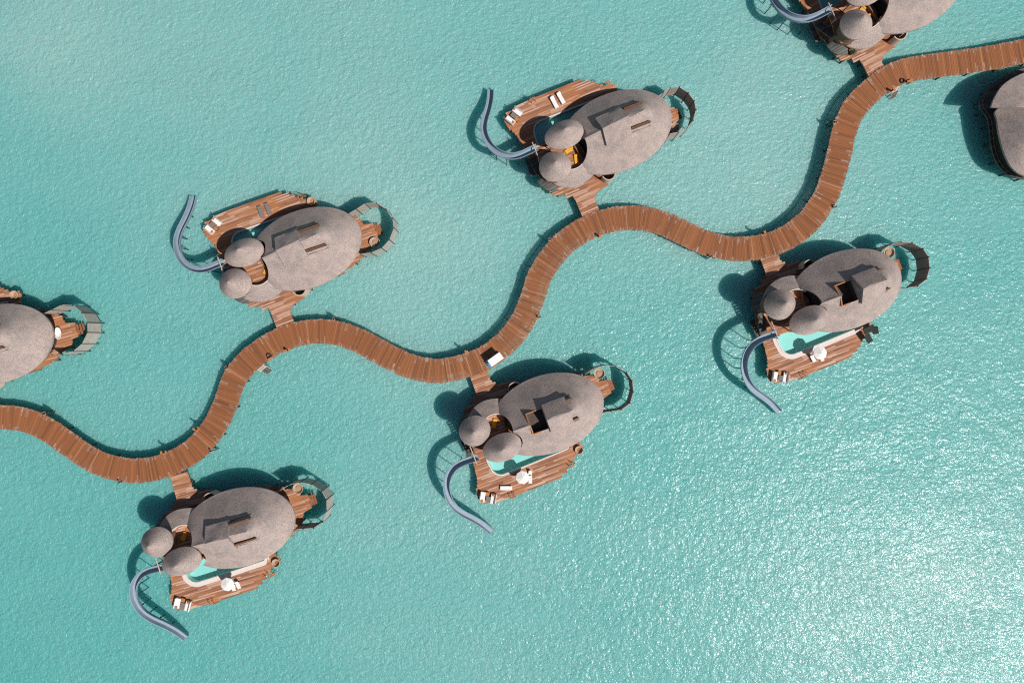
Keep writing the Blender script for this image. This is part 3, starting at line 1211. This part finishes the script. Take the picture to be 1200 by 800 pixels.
def make_sofa(loc, rz):
    root = empty('outdoor_sofa', loc, rz)
    MB().bbox((0, 0, .2), (1.7, .82, .26), 0, .03).build('base', 'pale_timber', root)
    MB().bbox((0, .05, .4), (1.6, .72, .16), 0, .05).build('seat_cushion', 'white_fabric', root, smooth=35)
    MB().bbox((0, -.36, .58), (1.66, .18, .5), 0, .06).build('back_cushion', 'white_fabric', root, smooth=35)
    MB().bbox((.62, .0, .56), (.36, .42, .14), .2, .05).build('throw_pillow', 'terracotta_fabric', root, smooth=35)
    return root


def make_table(loc, rz):
    root = empty('coffee_table', loc, rz)
    MB().bbox((0, 0, .40), (.85, .75, .06), 0, .015).build('table_top', 'grey_fabric', root)
    for x in (-.36, .36):
        for y in (-.31, .31):
            MB().box((x, y, .185), (.06, .06, .37)).build('leg', 'dark_timber', root)
    return root


def make_stool(loc, rz):
    root = empty('square_stool', loc, rz)
    MB().bbox((0, 0, .19), (.62, .55, .36), 0, .03).build('base', 'dark_timber', root)
    MB().bbox((0, 0, .42), (.64, .57, .1), 0, .04).build('cushion', 'orange_timber', root, smooth=35)
    return root


def make_parasol(loc, r=1.08):
    root = empty('parasol', loc, .2)
    mb = MB()
    n = 8
    mb2 = []
    apex = (0, 0, 2.5)
    rim = [(r * cos(2 * pi * i / n), r * sin(2 * pi * i / n), 2.12) for i in range(n)]
    mid = [(.5 * r * cos(2 * pi * (i + .5) / n) * .93, .5 * r * sin(2 * pi * (i + .5) / n) * .93, 2.29) for i in range(n)]
    for i in range(n):
        j = (i + 1) % n
        mb.add([apex, rim[i], mid[i], rim[j]], [(0, 1, 2), (0, 2, 3), (1, 3, 2)])
        mb.add([rim[i], rim[j], (rim[j][0] * .99, rim[j][1] * .99, 1.98), (rim[i][0] * .99, rim[i][1] * .99, 1.98)], [(0, 3, 2, 1)])
    mb.build('canopy', 'white_fabric', root)
    MB().tube([(0, 0, .02), (0, 0, 2.56)], .03, 8).build('pole', 'pale_timber', root)
    MB().lathe((0, 0, 0), [(.3, 0), (.3, .06), (.06, .09)], 20).build('base', 'grey_steel', root)
    for i in range(n):
        MB().tube([(0, 0, 2.40), (rim[i][0] * .97, rim[i][1] * .97, 2.08)], .012, 5).build('rib', 'pale_timber', root)
    return root


def make_chair(loc, rz):
    root = empty('deck_chair', loc, rz)
    MB().bbox((0, 0, .36), (1.0, .58, .08), 0, .03).build('seat', 'white_fabric', root, smooth=35)
    MB().bbox((-.58, 0, .56), (.55, .58, .08), 0, .03, ('Y', .75)).build('backrest', 'white_fabric', root, smooth=35)
    for x in (-.42, .42):
        for y in (-.25, .25):
            MB().box((x, y, .16), (.05, .05, .32)).build('leg', 'white_paint', root)
    return root


def make_mat(loc, rz):
    root = empty('floor_daybed', loc, rz)
    MB().bbox((0, 0, .13), (1.4, .66, .2), 0, .05).build('mattress', 'yellow_fabric', root, smooth=35)
    MB().bbox((.6, 0, .27), (.3, .66, .14), 0, .05).build('bolster', 'yellow_fabric', root, smooth=35)
    return root


def make_nest(loc, rz, r=.72, cushion=True):
    """round woven nest seat with a hoop rim"""
    root = empty('nest_seat', loc, rz)
    MB().lathe((0, 0, 0), [(r * .55, .06), (r * .9, .22), (r, .5), (r * .96, .52), (r * .84, .24), (r * .5, .13)], 28, close=False).build('basket', 'wicker', root, smooth=50)
    MB().tube([(r * cos(t), r * sin(t), .52) for t in [2 * pi * i / 28 for i in range(29)]], .045, 6).build('rim', 'pale_timber', root, smooth=50)
    if cushion:
        MB().lathe((0, 0, 0), [(r * .5, .14), (r * .56, .2), (r * .52, .30), (0.02, .34)], 24, close=False).build('cushion', 'sand_fabric', root, smooth=50)
    for a in (0, 2.09, 4.19):
        MB().tube([(.5 * r * cos(a), .5 * r * sin(a), 0), (.62 * r * cos(a), .62 * r * sin(a), .12)], .035, 6).build('leg', 'dark_timber', root)
    return root


def make_ladder(loc, rz):
    """timber swim ladder: origin at the deck edge, reaching out along +x and down to the water"""
    root = empty('swim_ladder', loc, rz)
    for y in (-.32, .32):
        MB().tube([(-.5, y, 2.02), (-.4, y, 2.75), (.1, y, 2.75), (.3, y, 2.0), (.75, y, -.4)], .045, 6).build('side_rail', 'orange_timber', root, smooth=40)
    for i in range(5):
        t = i / 4
        MB().box((.28 + .38 * t, 0, 1.9 - 1.95 * t), (.2, .66, .05)).build('tread', 'orange_timber', root)
    return root


# sofa corners
for k, (L, Rr, T, O) in {
    'B': ((-14.25, 8.9), (-12.65, 9.75), (-13.45, 9.45), (-13.25, 8.65)),
    'C': ((-13.95, 8.9), (-12.4, 9.75), (-13.2, 9.5), (-12.95, 8.7)),
    'E': ((-14.2, 9.2), (-12.6, 9.9), (-13.4, 9.75), (-13.3, 8.9)),
    'F': ((-14.3, 9.1), (-12.8, 10.0), (-13.6, 9.75), (-13.4, 8.95)),
    'G': ((-13.9, 9.2), (-12.45, 10.1), (-13.2, 9.8), (-12.9, 9.0)),
}.items():
    pl = PL[k]
    a = degrees_ = 118
    cxr = rot_of(k, 120)
    s1 = make_sofa(pl(*L, DZ), cxr + (pi if VI[k][3] > 0 else 0) )
    tag(s1, 'white sofa at the outer deck corner, ' + DESC[k], 'sofa', 'white sofas on the villa decks')
    s2 = make_sofa(pl(*Rr, DZ), cxr + (0 if VI[k][3] > 0 else pi))
    tag(s2, 'white sofa nearer the pool, ' + DESC[k], 'sofa', 'white sofas on the villa decks')
    tb = make_table(pl(*T, DZ), cxr)
    tag(tb, 'low grey table between two white sofas, ' + DESC[k], 'table', 'low tables between the sofas')
    st = make_stool(pl(*O, DZ), cxr)
    tag(st, 'orange stool beside the low table, ' + DESC[k], 'stool', 'orange stools beside the low tables')

# loungers
for (k, x, y, a, fab, flat, lab) in [
    ('B', -6.6, 8.8, 95, 'white_fabric', False, 'white sun lounger nearer the sofa corner on the pool deck, lying beside another'),
    ('B', -5.35, 9.0, 97, 'white_fabric', False, 'white sun lounger farther from the sofa corner on the pool deck, lying beside another'),
    ('C', -5.25, 8.7, 90, 'grey_fabric', True, 'flat grey lounger on the deck, the one nearer the white sofas'),
    ('C', -4.0, 8.75, 90, 'grey_fabric', True, 'flat grey lounger on the deck, the one farther from the white sofas'),
    ('F', -10.3, 9.1, 20, 'white_fabric', True, 'single white lounger lying between the sofa corner and the parasol'),
]:
    o = make_lounger(PL[k](x, y, DZ), rot_of(k, a), fab, flat)
    tag(o, lab, 'sun lounger', 'sun loungers on the villa decks')

# parasols with white chairs under them
for k, x, y, cs in [('E', -6.75, 7.95, ((-7.4, 8.75, 80), (-6.05, 9.1, 95))),
                    ('F', -7.1, 8.1, ((-6.2, 9.3, 110), (-6.0, 8.5, 120))),
                    ('G', -4.5, 8.2, ((-3.75, 9.3, 85), (-4.6, 9.4, 95)))]:
    o = make_parasol(PL[k](x, y, DZ))
    tag(o, 'white octagonal parasol by the pool, ' + DESC[k], 'parasol', 'white parasols by the pools')
    for q, (xx, yy, a) in enumerate(cs):
        c = make_chair(PL[k](xx, yy, DZ), rot_of(k, a))
        tag(c, ('white chair on the parasol\'s sofa side, ' if (q == 0) == (k != 'G') else 'white chair on the parasol\'s far side, ') + DESC[k],
            'deck chair', 'white chairs under the parasols')

# yellow daybeds on the upper decks
for k, x, y, a, lab in [('B', -7.9, .35, 20, 'yellow daybed half under turret roof, '), ('B', -7.35, -1.5, 75, 'yellow daybed away from pool, '),
                        ('C', -6.9, -.95, 40, 'yellow daybed between the turrets, '), ('F', -8.25, -1.5, -55, 'yellow daybed between the turrets, '),
                        ('G', -8.5, -1.1, -50, 'yellow daybed between the turrets, '), ('A', -7.9, .35, 20, 'yellow daybed half under turret roof, '),
                        ('A', -7.3, -1.4, 75, 'yellow daybed beside main roof, ')]:
    o = make_mat(PL[k](x, y, UZ), rot_of(k, a))
    tag(o, lab + DESC[k], 'daybed', 'yellow daybeds on the upper decks')

# nest seats and swim ladders at the deck edges, terrace nests
for k, x, y in [('C', 2.95, 7.45), ('D', 2.95, 7.45), ('F', 2.85, 7.45), ('G', 3.1, 7.5)]:
    o = make_nest(PL[k](x, y, DZ), 0, .62, False)
    tag(o, 'woven nest seat on deck tip, ' + DESC[k], 'nest seat', 'woven nest seats on deck tips')
for k, x, y, r in [('C', 10.2, -2.3, .8), ('F', 10.15, -2.9, .85), ('G', 9.9, -2.95, .8), ('E', 10.0, -2.9, .85), ('B', 9.6, -2.4, .75)]:
    o = make_nest(PL[k](x, y, DZ), 0, r)
    tag(o, 'round wicker daybed on terrace, ' + DESC[k], 'wicker daybed', 'round wicker daybeds on the terraces')
for k, x, y, a in [('F', -9.7, 10.75, 90), ('G', -8.7, 10.75, 90), ('E', -9.6, 10.75, 90), ('B', -9.6, 10.7, 90), ('G', 1.2, 9.1, 50), ('F', .9, 9.3, 50), ('C', 1.7, 8.7, 50)]:
    o = make_ladder(PL[k](x, y, 0), rot_of(k, a))
    where = 'orange ladder on the deck\'s long edge, ' if x < -5 else 'orange ladder at the deck\'s slanting end, '
    tag(o, where + DESC[k], 'ladder', 'swim ladders on the deck edges')


# bathtubs on the terraces
for k in 'DG':
    root = empty('bathtub', PL[k](7.6 if k == 'G' else 8.25, 1.0 if k == 'G' else -.3, DZ), rot_of(k, 80))
    MB().lathe((0, 0, 0), [(.45, 0), (.62, .1), (.74, .5), (.78, .56), (.70, .57), (.6, .3), (.45, .14), (.01, .12)], 32, 1.25, .72, close=False).build('tub', 'white_porcelain', root, smooth=50)
    MB().tube([(.0, .62, 0), (0, .62, .75), (0, .5, .84), (0, .3, .8)], .025, 6).build('tap', 'grey_steel', root, smooth=40)
    tag(root, 'white oval bathtub on terrace, ' + DESC[k], 'bathtub', 'oval bathtubs on the terraces')

# bits beside the terraces
k = 'B'
root = empty('life_buoy_stand', PL[k](2.35, 8.15, DZ), rot_of(k, 0))
MB().tube([(0, 0, 0), (0, 0, 1.2)], .05, 8).build('post', 'pale_timber', root)
MB().tube([(.26 * cos(t), .26 * sin(t), 1.24) for t in [2 * pi * i / 20 for i in range(21)]], .075, 8).build('life_buoy', 'red_plastic', root, smooth=50)
tag(root, 'small post with a red life buoy at the tip of the upper villa\'s pool deck', 'life buoy')

# dark canopy and boards beside the deck of villa E
k = 'E'
root = empty('folded_canopy', PL[k](2.0, 7.6, DZ), rot_of(k, 0))
for (dx, dy, w, d, z, rz, t) in [(.1, -.3, 1.9, .95, 1.5, .15, .12), (1.1, .2, 1.0, 1.3, 1.25, -.3, -.15), (-.3, 1.1, .95, 1.5, 1.1, .25, .2)]:
    MB().bbox((dx, VI[k][3] * dy, z), (w, d, .07), rz, .02, ('X', t)).build('canvas_panel', 'charcoal_canvas', root)
for (dx, dy) in [(-.6, -.6), (.9, -.6), (1.4, .6), (-.6, 1.5), (.1, .6)]:
    MB().tube([(dx, VI[k][3] * dy, -3.0 if dy > .5 else 0), (dx, VI[k][3] * dy, 1.4)], .05, 6).build('post', 'black_steel', root)
tag(root, 'dark folded canvas canopy on posts at the end of the broad rimmed pool deck', 'canopy')

# potted shrub at the entrance of villa A
root = empty('potted_shrub', PL['A'](-10.6, -4.6, DZ), 0)
MB().lathe((0, 0, 0), [(.2, 0), (.32, .5), (.34, .55), (.28, .55), (.26, .45), (.01, .44)], 18).build('pot', 'dark_timber', root, smooth=50)
mb = MB()
rs = random.Random(5)
for i in range(170):
    a, e, r = rs.uniform(0, 6.28), rs.uniform(-.2, 1.4), rs.uniform(.25, .62)
    p = Vector((r * cos(a) * cos(e), r * sin(a) * cos(e), .7 + r * sin(e) * 1.1))
    u = Vector((rs.uniform(-1, 1), rs.uniform(-1, 1), rs.uniform(-.4, .6))).normalized() * .14
    w = u.cross(Vector((rs.uniform(-1, 1), rs.uniform(-1, 1), rs.uniform(-1, 1)))).normalized() * .05
    mb.add([p - u, p + w, p + u, p - w], [(0, 1, 2, 3)])
mb.build('foliage', 'green_leaf', root)
MB().tube([(0, 0, .4), (.02, .01, .9)], .03, 6).build('stem', 'dark_timber', root)
tag(root, 'dark leafy potted shrub at the entrance, villa cut by the top edge', 'potted shrub')

# ------------------------------------------------------------------ boardwalk furniture
orange = [(547, 412), (337, 409), (231, 503), (193, 530), (702, 277), (893, 272), (1042, 103)]
olab = ['opposite the golf buggy', 'on the inner bend below the villa with flat grey mats',
        'on the straight stretch before the lower left bend', 'above the branch to the closed roof villa with a parasol',
        'below the branch to the villa with two white loungers', 'opposite the branch to the villa with broad white pool rim', 'below the villa cut by the top edge']
for (px, py), l in zip(orange, olab):
    i = jnear(px, py)
    p = Vector(at(px, py, JZ))
    n = Vector((-tang[i].y, tang[i].x))
    s = 1 if (p - path[i]).dot(n) > 0 else -1
    q = path[i] + n * s * (HALF - .05)
    root = empty('bollard_lamp', (q.x, q.y, JZ), atan2(n.y * s, n.x * s))
    MB().bbox((.05, 0, .03), (.55, .6, .07), 0, .02).build('base', 'orange_timber', root)
    MB().bbox((.12, 0, .5), (.26, .26, .9), 0, .03).build('post', 'dark_timber', root)
    MB().bbox((.22, 0, .98), (.5, .32, .08), 0, .02).build('cap', 'orange_timber', root)
    tag(root, 'orange bollard lamp ' + l, 'bollard lamp', 'timber bollard lamps along the boardwalk')

for (px, py), l in zip([(315, 416.5), (1057, 95)], ['on the bend beneath the villa with flat grey mats', 'near the branch to the villa cut by the top edge']):
    x, y = at(px, py, JZ)
    i = jnear(px, py)
    root = empty('rope_coil', (x, y, JZ + .012), 0)
    for r, z in ((.36, .06), (.33, .16)):
        MB().tube([(r * cos(t), r * sin(t), z) for t in [2 * pi * j / 22 for j in range(23)]], .07, 6).build('loop', 'black_rubber', root, smooth=50)
    tag(root, 'dark rope coil ' + l, 'rope coil', 'dark rope coils on the boardwalk')
    x2, y2 = at(px + 3.0 if px < 500 else px + 8, py + 3.0 if px < 500 else py + 0.5, JZ)
    root = empty('plank_seat', (x2, y2, JZ + .012), atan2(tang[i].y, tang[i].x))
    MB().bbox((0, 0, .34), (.95, .3, .07), 0, .02).build('seat', 'orange_timber', root)
    for dx in (-.36, .36):
        MB().box((dx, 0, .15), (.07, .26, .3)).build('leg', 'orange_timber', root)
    tag(root, 'small orange bench ' + l, 'bench', 'plank seats on the boardwalk edge')

for (px, py, l) in [(310, 436, 'on the inner bend below the villa with flat grey mats'), (1049, 99.5, 'on the bend below the villa cut by the top edge')]:
    i = jnear(px, py)
    p = Vector(at(px, py, JZ))
    n = Vector((-tang[i].y, tang[i].x))
    s = 1 if (p - path[i]).dot(n) > 0 else -1
    q = path[i] + n * s * (HALF + .05)
    root = empty('boardwalk_steps', (q.x, q.y, 0), atan2(n.y * s, n.x * s))
    for y in (-.6, .6):
        MB().tube([(.0, y, JZ - .1), (1.25, y, -.35)], .06, 6).build('stringer', 'pale_timber', root)
    for j in range(5):
        MB().box((.1 + .24 * j, 0, 1.85 - .45 * j), (.26, 1.25, .06)).build('tread', 'pale_timber' if j < 2 else 'weathered_boards', root)
    tag(root, 'timber steps into water ' + l, 'steps', 'timber steps into the water')

# mooring posts standing at the boardwalk edges
mlab = ['on the lower left bend', 'on the first curve from the left edge', 'left of the crest below the villa with flat grey mats', 'above the golf buggy on the boardwalk',
        'left of the branch to the villa with two white loungers', 'above the open roofed villa with broad white pool rim', 'on the right rise of the boardwalk',
        'by the outer curve below the villa cut by the top edge', 'on the crest below the villa with flat grey mats', 'on the rise right of the lower left bend']
for (px, py), l in zip([(140, 563), (52, 487), (266, 432), (629, 372), (642, 281), (832, 299), (973, 241), (978, 145), (390, 375), (247, 528)], mlab):
    i = jnear(px, py)
    p = Vector(at(px, py, JZ))
    n = Vector((-tang[i].y, tang[i].x))
    s = 1 if (p - path[i]).dot(n) > 0 else -1
    q = path[i] + n * s * (HALF + .12)
    root = empty('mooring_post', (q.x, q.y, 0), 0)
    for dx, dy, h in ((0, 0, 2.75), (.26, .1, 2.5), (-.12, .26, 2.6)):
        MB().tube([(dx, dy, -1), (dx * 1.3, dy * 1.3, h)], .09, 7).build('pole', 'pile_timber', root, smooth=40)
    MB().tube([(.24 * cos(t) + .05, .24 * sin(t) + .1, 2.3) for t in [2 * pi * j / 14 for j in range(15)]], .04, 5).build('lashing', 'pale_timber', root, smooth=40)
    tag(root, 'dark mooring poles ' + l, 'mooring post', 'mooring posts along the boardwalk')

# golf buggy
x, y = at(580, 421.5, 4.2)
root = empty('golf_buggy', (x, y, JZ + .015), radians(35.5 + 180), 'white roofed golf buggy with blue nose parked on the boardwalk by a branch walkway', 'golf buggy')
bd = MB().bbox((0, 0, .42), (2.5, 1.1, .22), 0, .06)
bd.bbox((-.95, 0, .65), (.55, 1.06, .35), 0, .06)
bd.build('body', 'white_paint', root, smooth=35)
MB().bbox((1.27, 0, .58), (.42, 1.04, .5), 0, .1).build('nose', 'blue_paint', root, smooth=35)
MB().bbox((-.12, 0, 1.98), (2.35, 1.22, .09), 0, .04).build('roof', 'white_paint', root, smooth=35)
for xx in (-1.15, .9):
    for yy in (-.5, .5):
        MB().tube([(xx, yy, .5), (xx * .97, yy, 1.95)], .025, 6).build('roof_post', 'grey_steel', root)
MB().box((.96, 0, 1.25), (.02, .96, .95), 0, ('Y', -.12)).build('windscreen', 'dark_glass', root)
for xx in (.15, -.75):
    st = MB().bbox((xx, 0, .78), (.5, .98, .14), 0, .05).build('seat', 'grey_fabric', root, smooth=35)
    MB().bbox((xx - .27, 0, 1.05), (.1, .98, .45), 0, .04).build('backrest', 'grey_fabric', root, smooth=35)
MB().tube([(.62 + .03 * cos(t), .26 + .17 * cos(t), 1.05 + .17 * sin(t)) for t in [2 * pi * j / 16 for j in range(17)]], .018, 5).build('steering_wheel', 'black_rubber', root, smooth=40)
for xx in (-.85, .92):
    for yy in (-.5, .5):
        w = MB()
        prof = [(.12, -.08), (.22, -.09), (.235, -.05), (.235, .05), (.22, .09), (.12, .08)]
        n_ = 18
        vs, fs = [], []
        for r_, z_ in prof:
            for j in range(n_):
                t = 2 * pi * j / n_
                vs.append((xx + r_ * cos(t), yy + z_, .235 + r_ * sin(t)))
        for a_ in range(len(prof) - 1):
            for j in range(n_):
                jj = (j + 1) % n_
                fs.append((a_ * n_ + j, a_ * n_ + jj, a_ * n_ + n_ + jj, a_ * n_ + n_ + j))
        w.add(vs, fs)
        wo = w.build('wheel', 'black_rubber', root, smooth=40)
        MB().tube([(xx, yy - .06, .235), (xx, yy + .06, .235)], .125, 14).build('rim', 'grey_steel', wo)

# ------------------------------------------------------------------ round two-level pavilion at the right edge
pc = Vector(at(1217, 150, 5))
root = empty('thatched_pavilion', (pc.x, pc.y, 0), 0, 'round two level thatched pavilion cut off by the right edge of the photo', 'pavilion')


def loc_at(px, py, h):
    x, y = at(px, py, h)
    return (x - pc.x, y - pc.y)


upper = [loc_at(*p, 5.3) for p in [(1158, 127.2), (1163.5, 115), (1175, 100), (1192, 89), (1212, 82), (1236, 84), (1258, 98), (1270, 120)]]
upper += [loc_at(1222, 136, 5.3)]
lower = [loc_at(*p, 4.6) for p in [(1169, 128), (1169.2, 141), (1172, 160), (1178.5, 182), (1187.5, 197.5), (1200, 205.5), (1222, 209), (1248, 200), (1268, 176), (1274, 145), (1266, 118), (1240, 110), (1200, 112)]]
ap = loc_at(1222, 148, 8.5)


def cone_z(apex, za, out, ze):
    def f(x, y):
        # fraction of the way from the apex to the outline along the ray
        dx, dy = x - apex[0], y - apex[1]
        l = hypot(dx, dy)
        if l < 1e-5:
            return za
        best = None
        k = len(out)
        for i in range(k):
            x1, y1 = out[i][0] - apex[0], out[i][1] - apex[1]
            x2, y2 = out[(i + 1) % k][0] - apex[0], out[(i + 1) % k][1] - apex[1]
            ex, ey = x2 - x1, y2 - y1
            den = dx * ey - dy * ex
            if abs(den) < 1e-9:
                continue
            t = (x1 * ey - y1 * ex) / den
            u = (x1 * dy - y1 * dx) / den
            if t > 0 and -1e-6 <= u <= 1 + 1e-6:
                best = t if best is None else max(best, t)
        if not best:
            return za
        return za + (ze - za) * min(1, 1 / best)
    return f


lo_s = smooth_closed(lower, 5)
MB().slab([lo_s], 0, .34, grid=.7, ztopfun=cone_z(ap, 7.8, lo_s, 4.5)).build('lower_roof', 'thatch', root, smooth=40)
fz = cone_z(ap, 8.3, lo_s, 4.95)
up_s = [tuple(p) for p in smooth_open(upper[:-1], 5)] + [upper[-1]]
big = [(x * 1.6, y * 1.6) for x, y in lo_s]
fz2 = cone_z(ap, 9.2, [(ap[0] + 9.6 * cos(t), ap[1] + 9.6 * sin(t)) for t in [2 * pi * i / 40 for i in range(40)]], 4.9)
MB().slab([up_s], 0, .34, grid=.6, ztopfun=fz2).build('upper_roof', 'thatch', root, smooth=40)
dk = [loc_at(*p, 2.0) for p in [(1149, 118), (1150, 128), (1157, 138), (1160, 155), (1162, 172), (1168, 190), (1178, 202), (1190, 208), (1210, 211), (1240, 208), (1275, 190), (1285, 150), (1278, 110), (1250, 85), (1215, 78), (1185, 85), (1162, 100)]]
MB().slab([smooth_closed(dk, 4)], 2.0, .3).build('deck', 'weathered_boards', root)
inner = [(x * .84, y * .84) for x, y in lo_s]
MB().ribbon_wall(inner + [inner[0]], 2.003, 4.35, .18).build('wall', 'dark_timber', root)
edge = smooth_closed(dk, 4)
for i in range(0, len(edge), 5):
    MB().tube([(edge[i][0] * .97, edge[i][1] * .97, -1), (edge[i][0] * .97, edge[i][1] * .97, 1.75)], .14, 8).build('pile', 'pile_timber', root)
rl = MB()
prev = [p for p in edge]
rl.tube([(x * .985, y * .985, 2.55) for x, y in prev + [prev[0]]], .05, 6)
for i in range(0, len(prev), 2):
    rl.tube([(prev[i][0] * .985, prev[i][1] * .985, 1.99), (prev[i][0] * .985, prev[i][1] * .985, 2.55)], .035, 5)
rl.build('railing', 'wall_timber', root)

# ------------------------------------------------------------------ light
SUNZ = math.atan(610 / 800.0)
sd = Vector((.828 * sin(SUNZ), -.561 * sin(SUNZ), cos(SUNZ)))
L = bpy.data.lights.new('sun', 'SUN')
L.energy = 4.8
L.angle = radians(.6)
L.color = (1.0, .955, .90)
so = bpy.data.objects.new('sun', L)
COL.objects.link(so)
so.rotation_euler = (-sd).to_track_quat('-Z', 'Y').to_euler()
so.location = sd * 200
w = bpy.data.worlds.new('World')
scene.world = w
w.use_nodes = True
nt = w.node_tree
bg = nt.nodes['Background']
sky = nt.nodes.new('ShaderNodeTexSky')
sky.sky_type = 'NISHITA'
sky.sun_disc = False
sky.sun_elevation = pi / 2 - SUNZ
sky.sun_rotation = atan2(sd.x, sd.y)
nt.links.new(sky.outputs[0], bg.inputs[0])
bg.inputs[1].default_value = .05

cam = bpy.data.cameras.new('camera')
cam.lens = 24
cam.sensor_width = 36
cam.clip_end = 6000
co = bpy.data.objects.new('camera', cam)
COL.objects.link(co)
co.location = (0, 0, CAM_H)
co.rotation_euler = (0, 0, 0)
scene.camera = co
vs = scene.view_settings
vs.view_transform = 'Standard'
vs.look = 'None'
vs.exposure = 0
vs.gamma = 1
vs.use_curve_mapping = False
scene.cycles.use_denoising = False
scene.cycles.pixel_filter_type = 'BLACKMAN_HARRIS'
scene.cycles.filter_width = 1.15
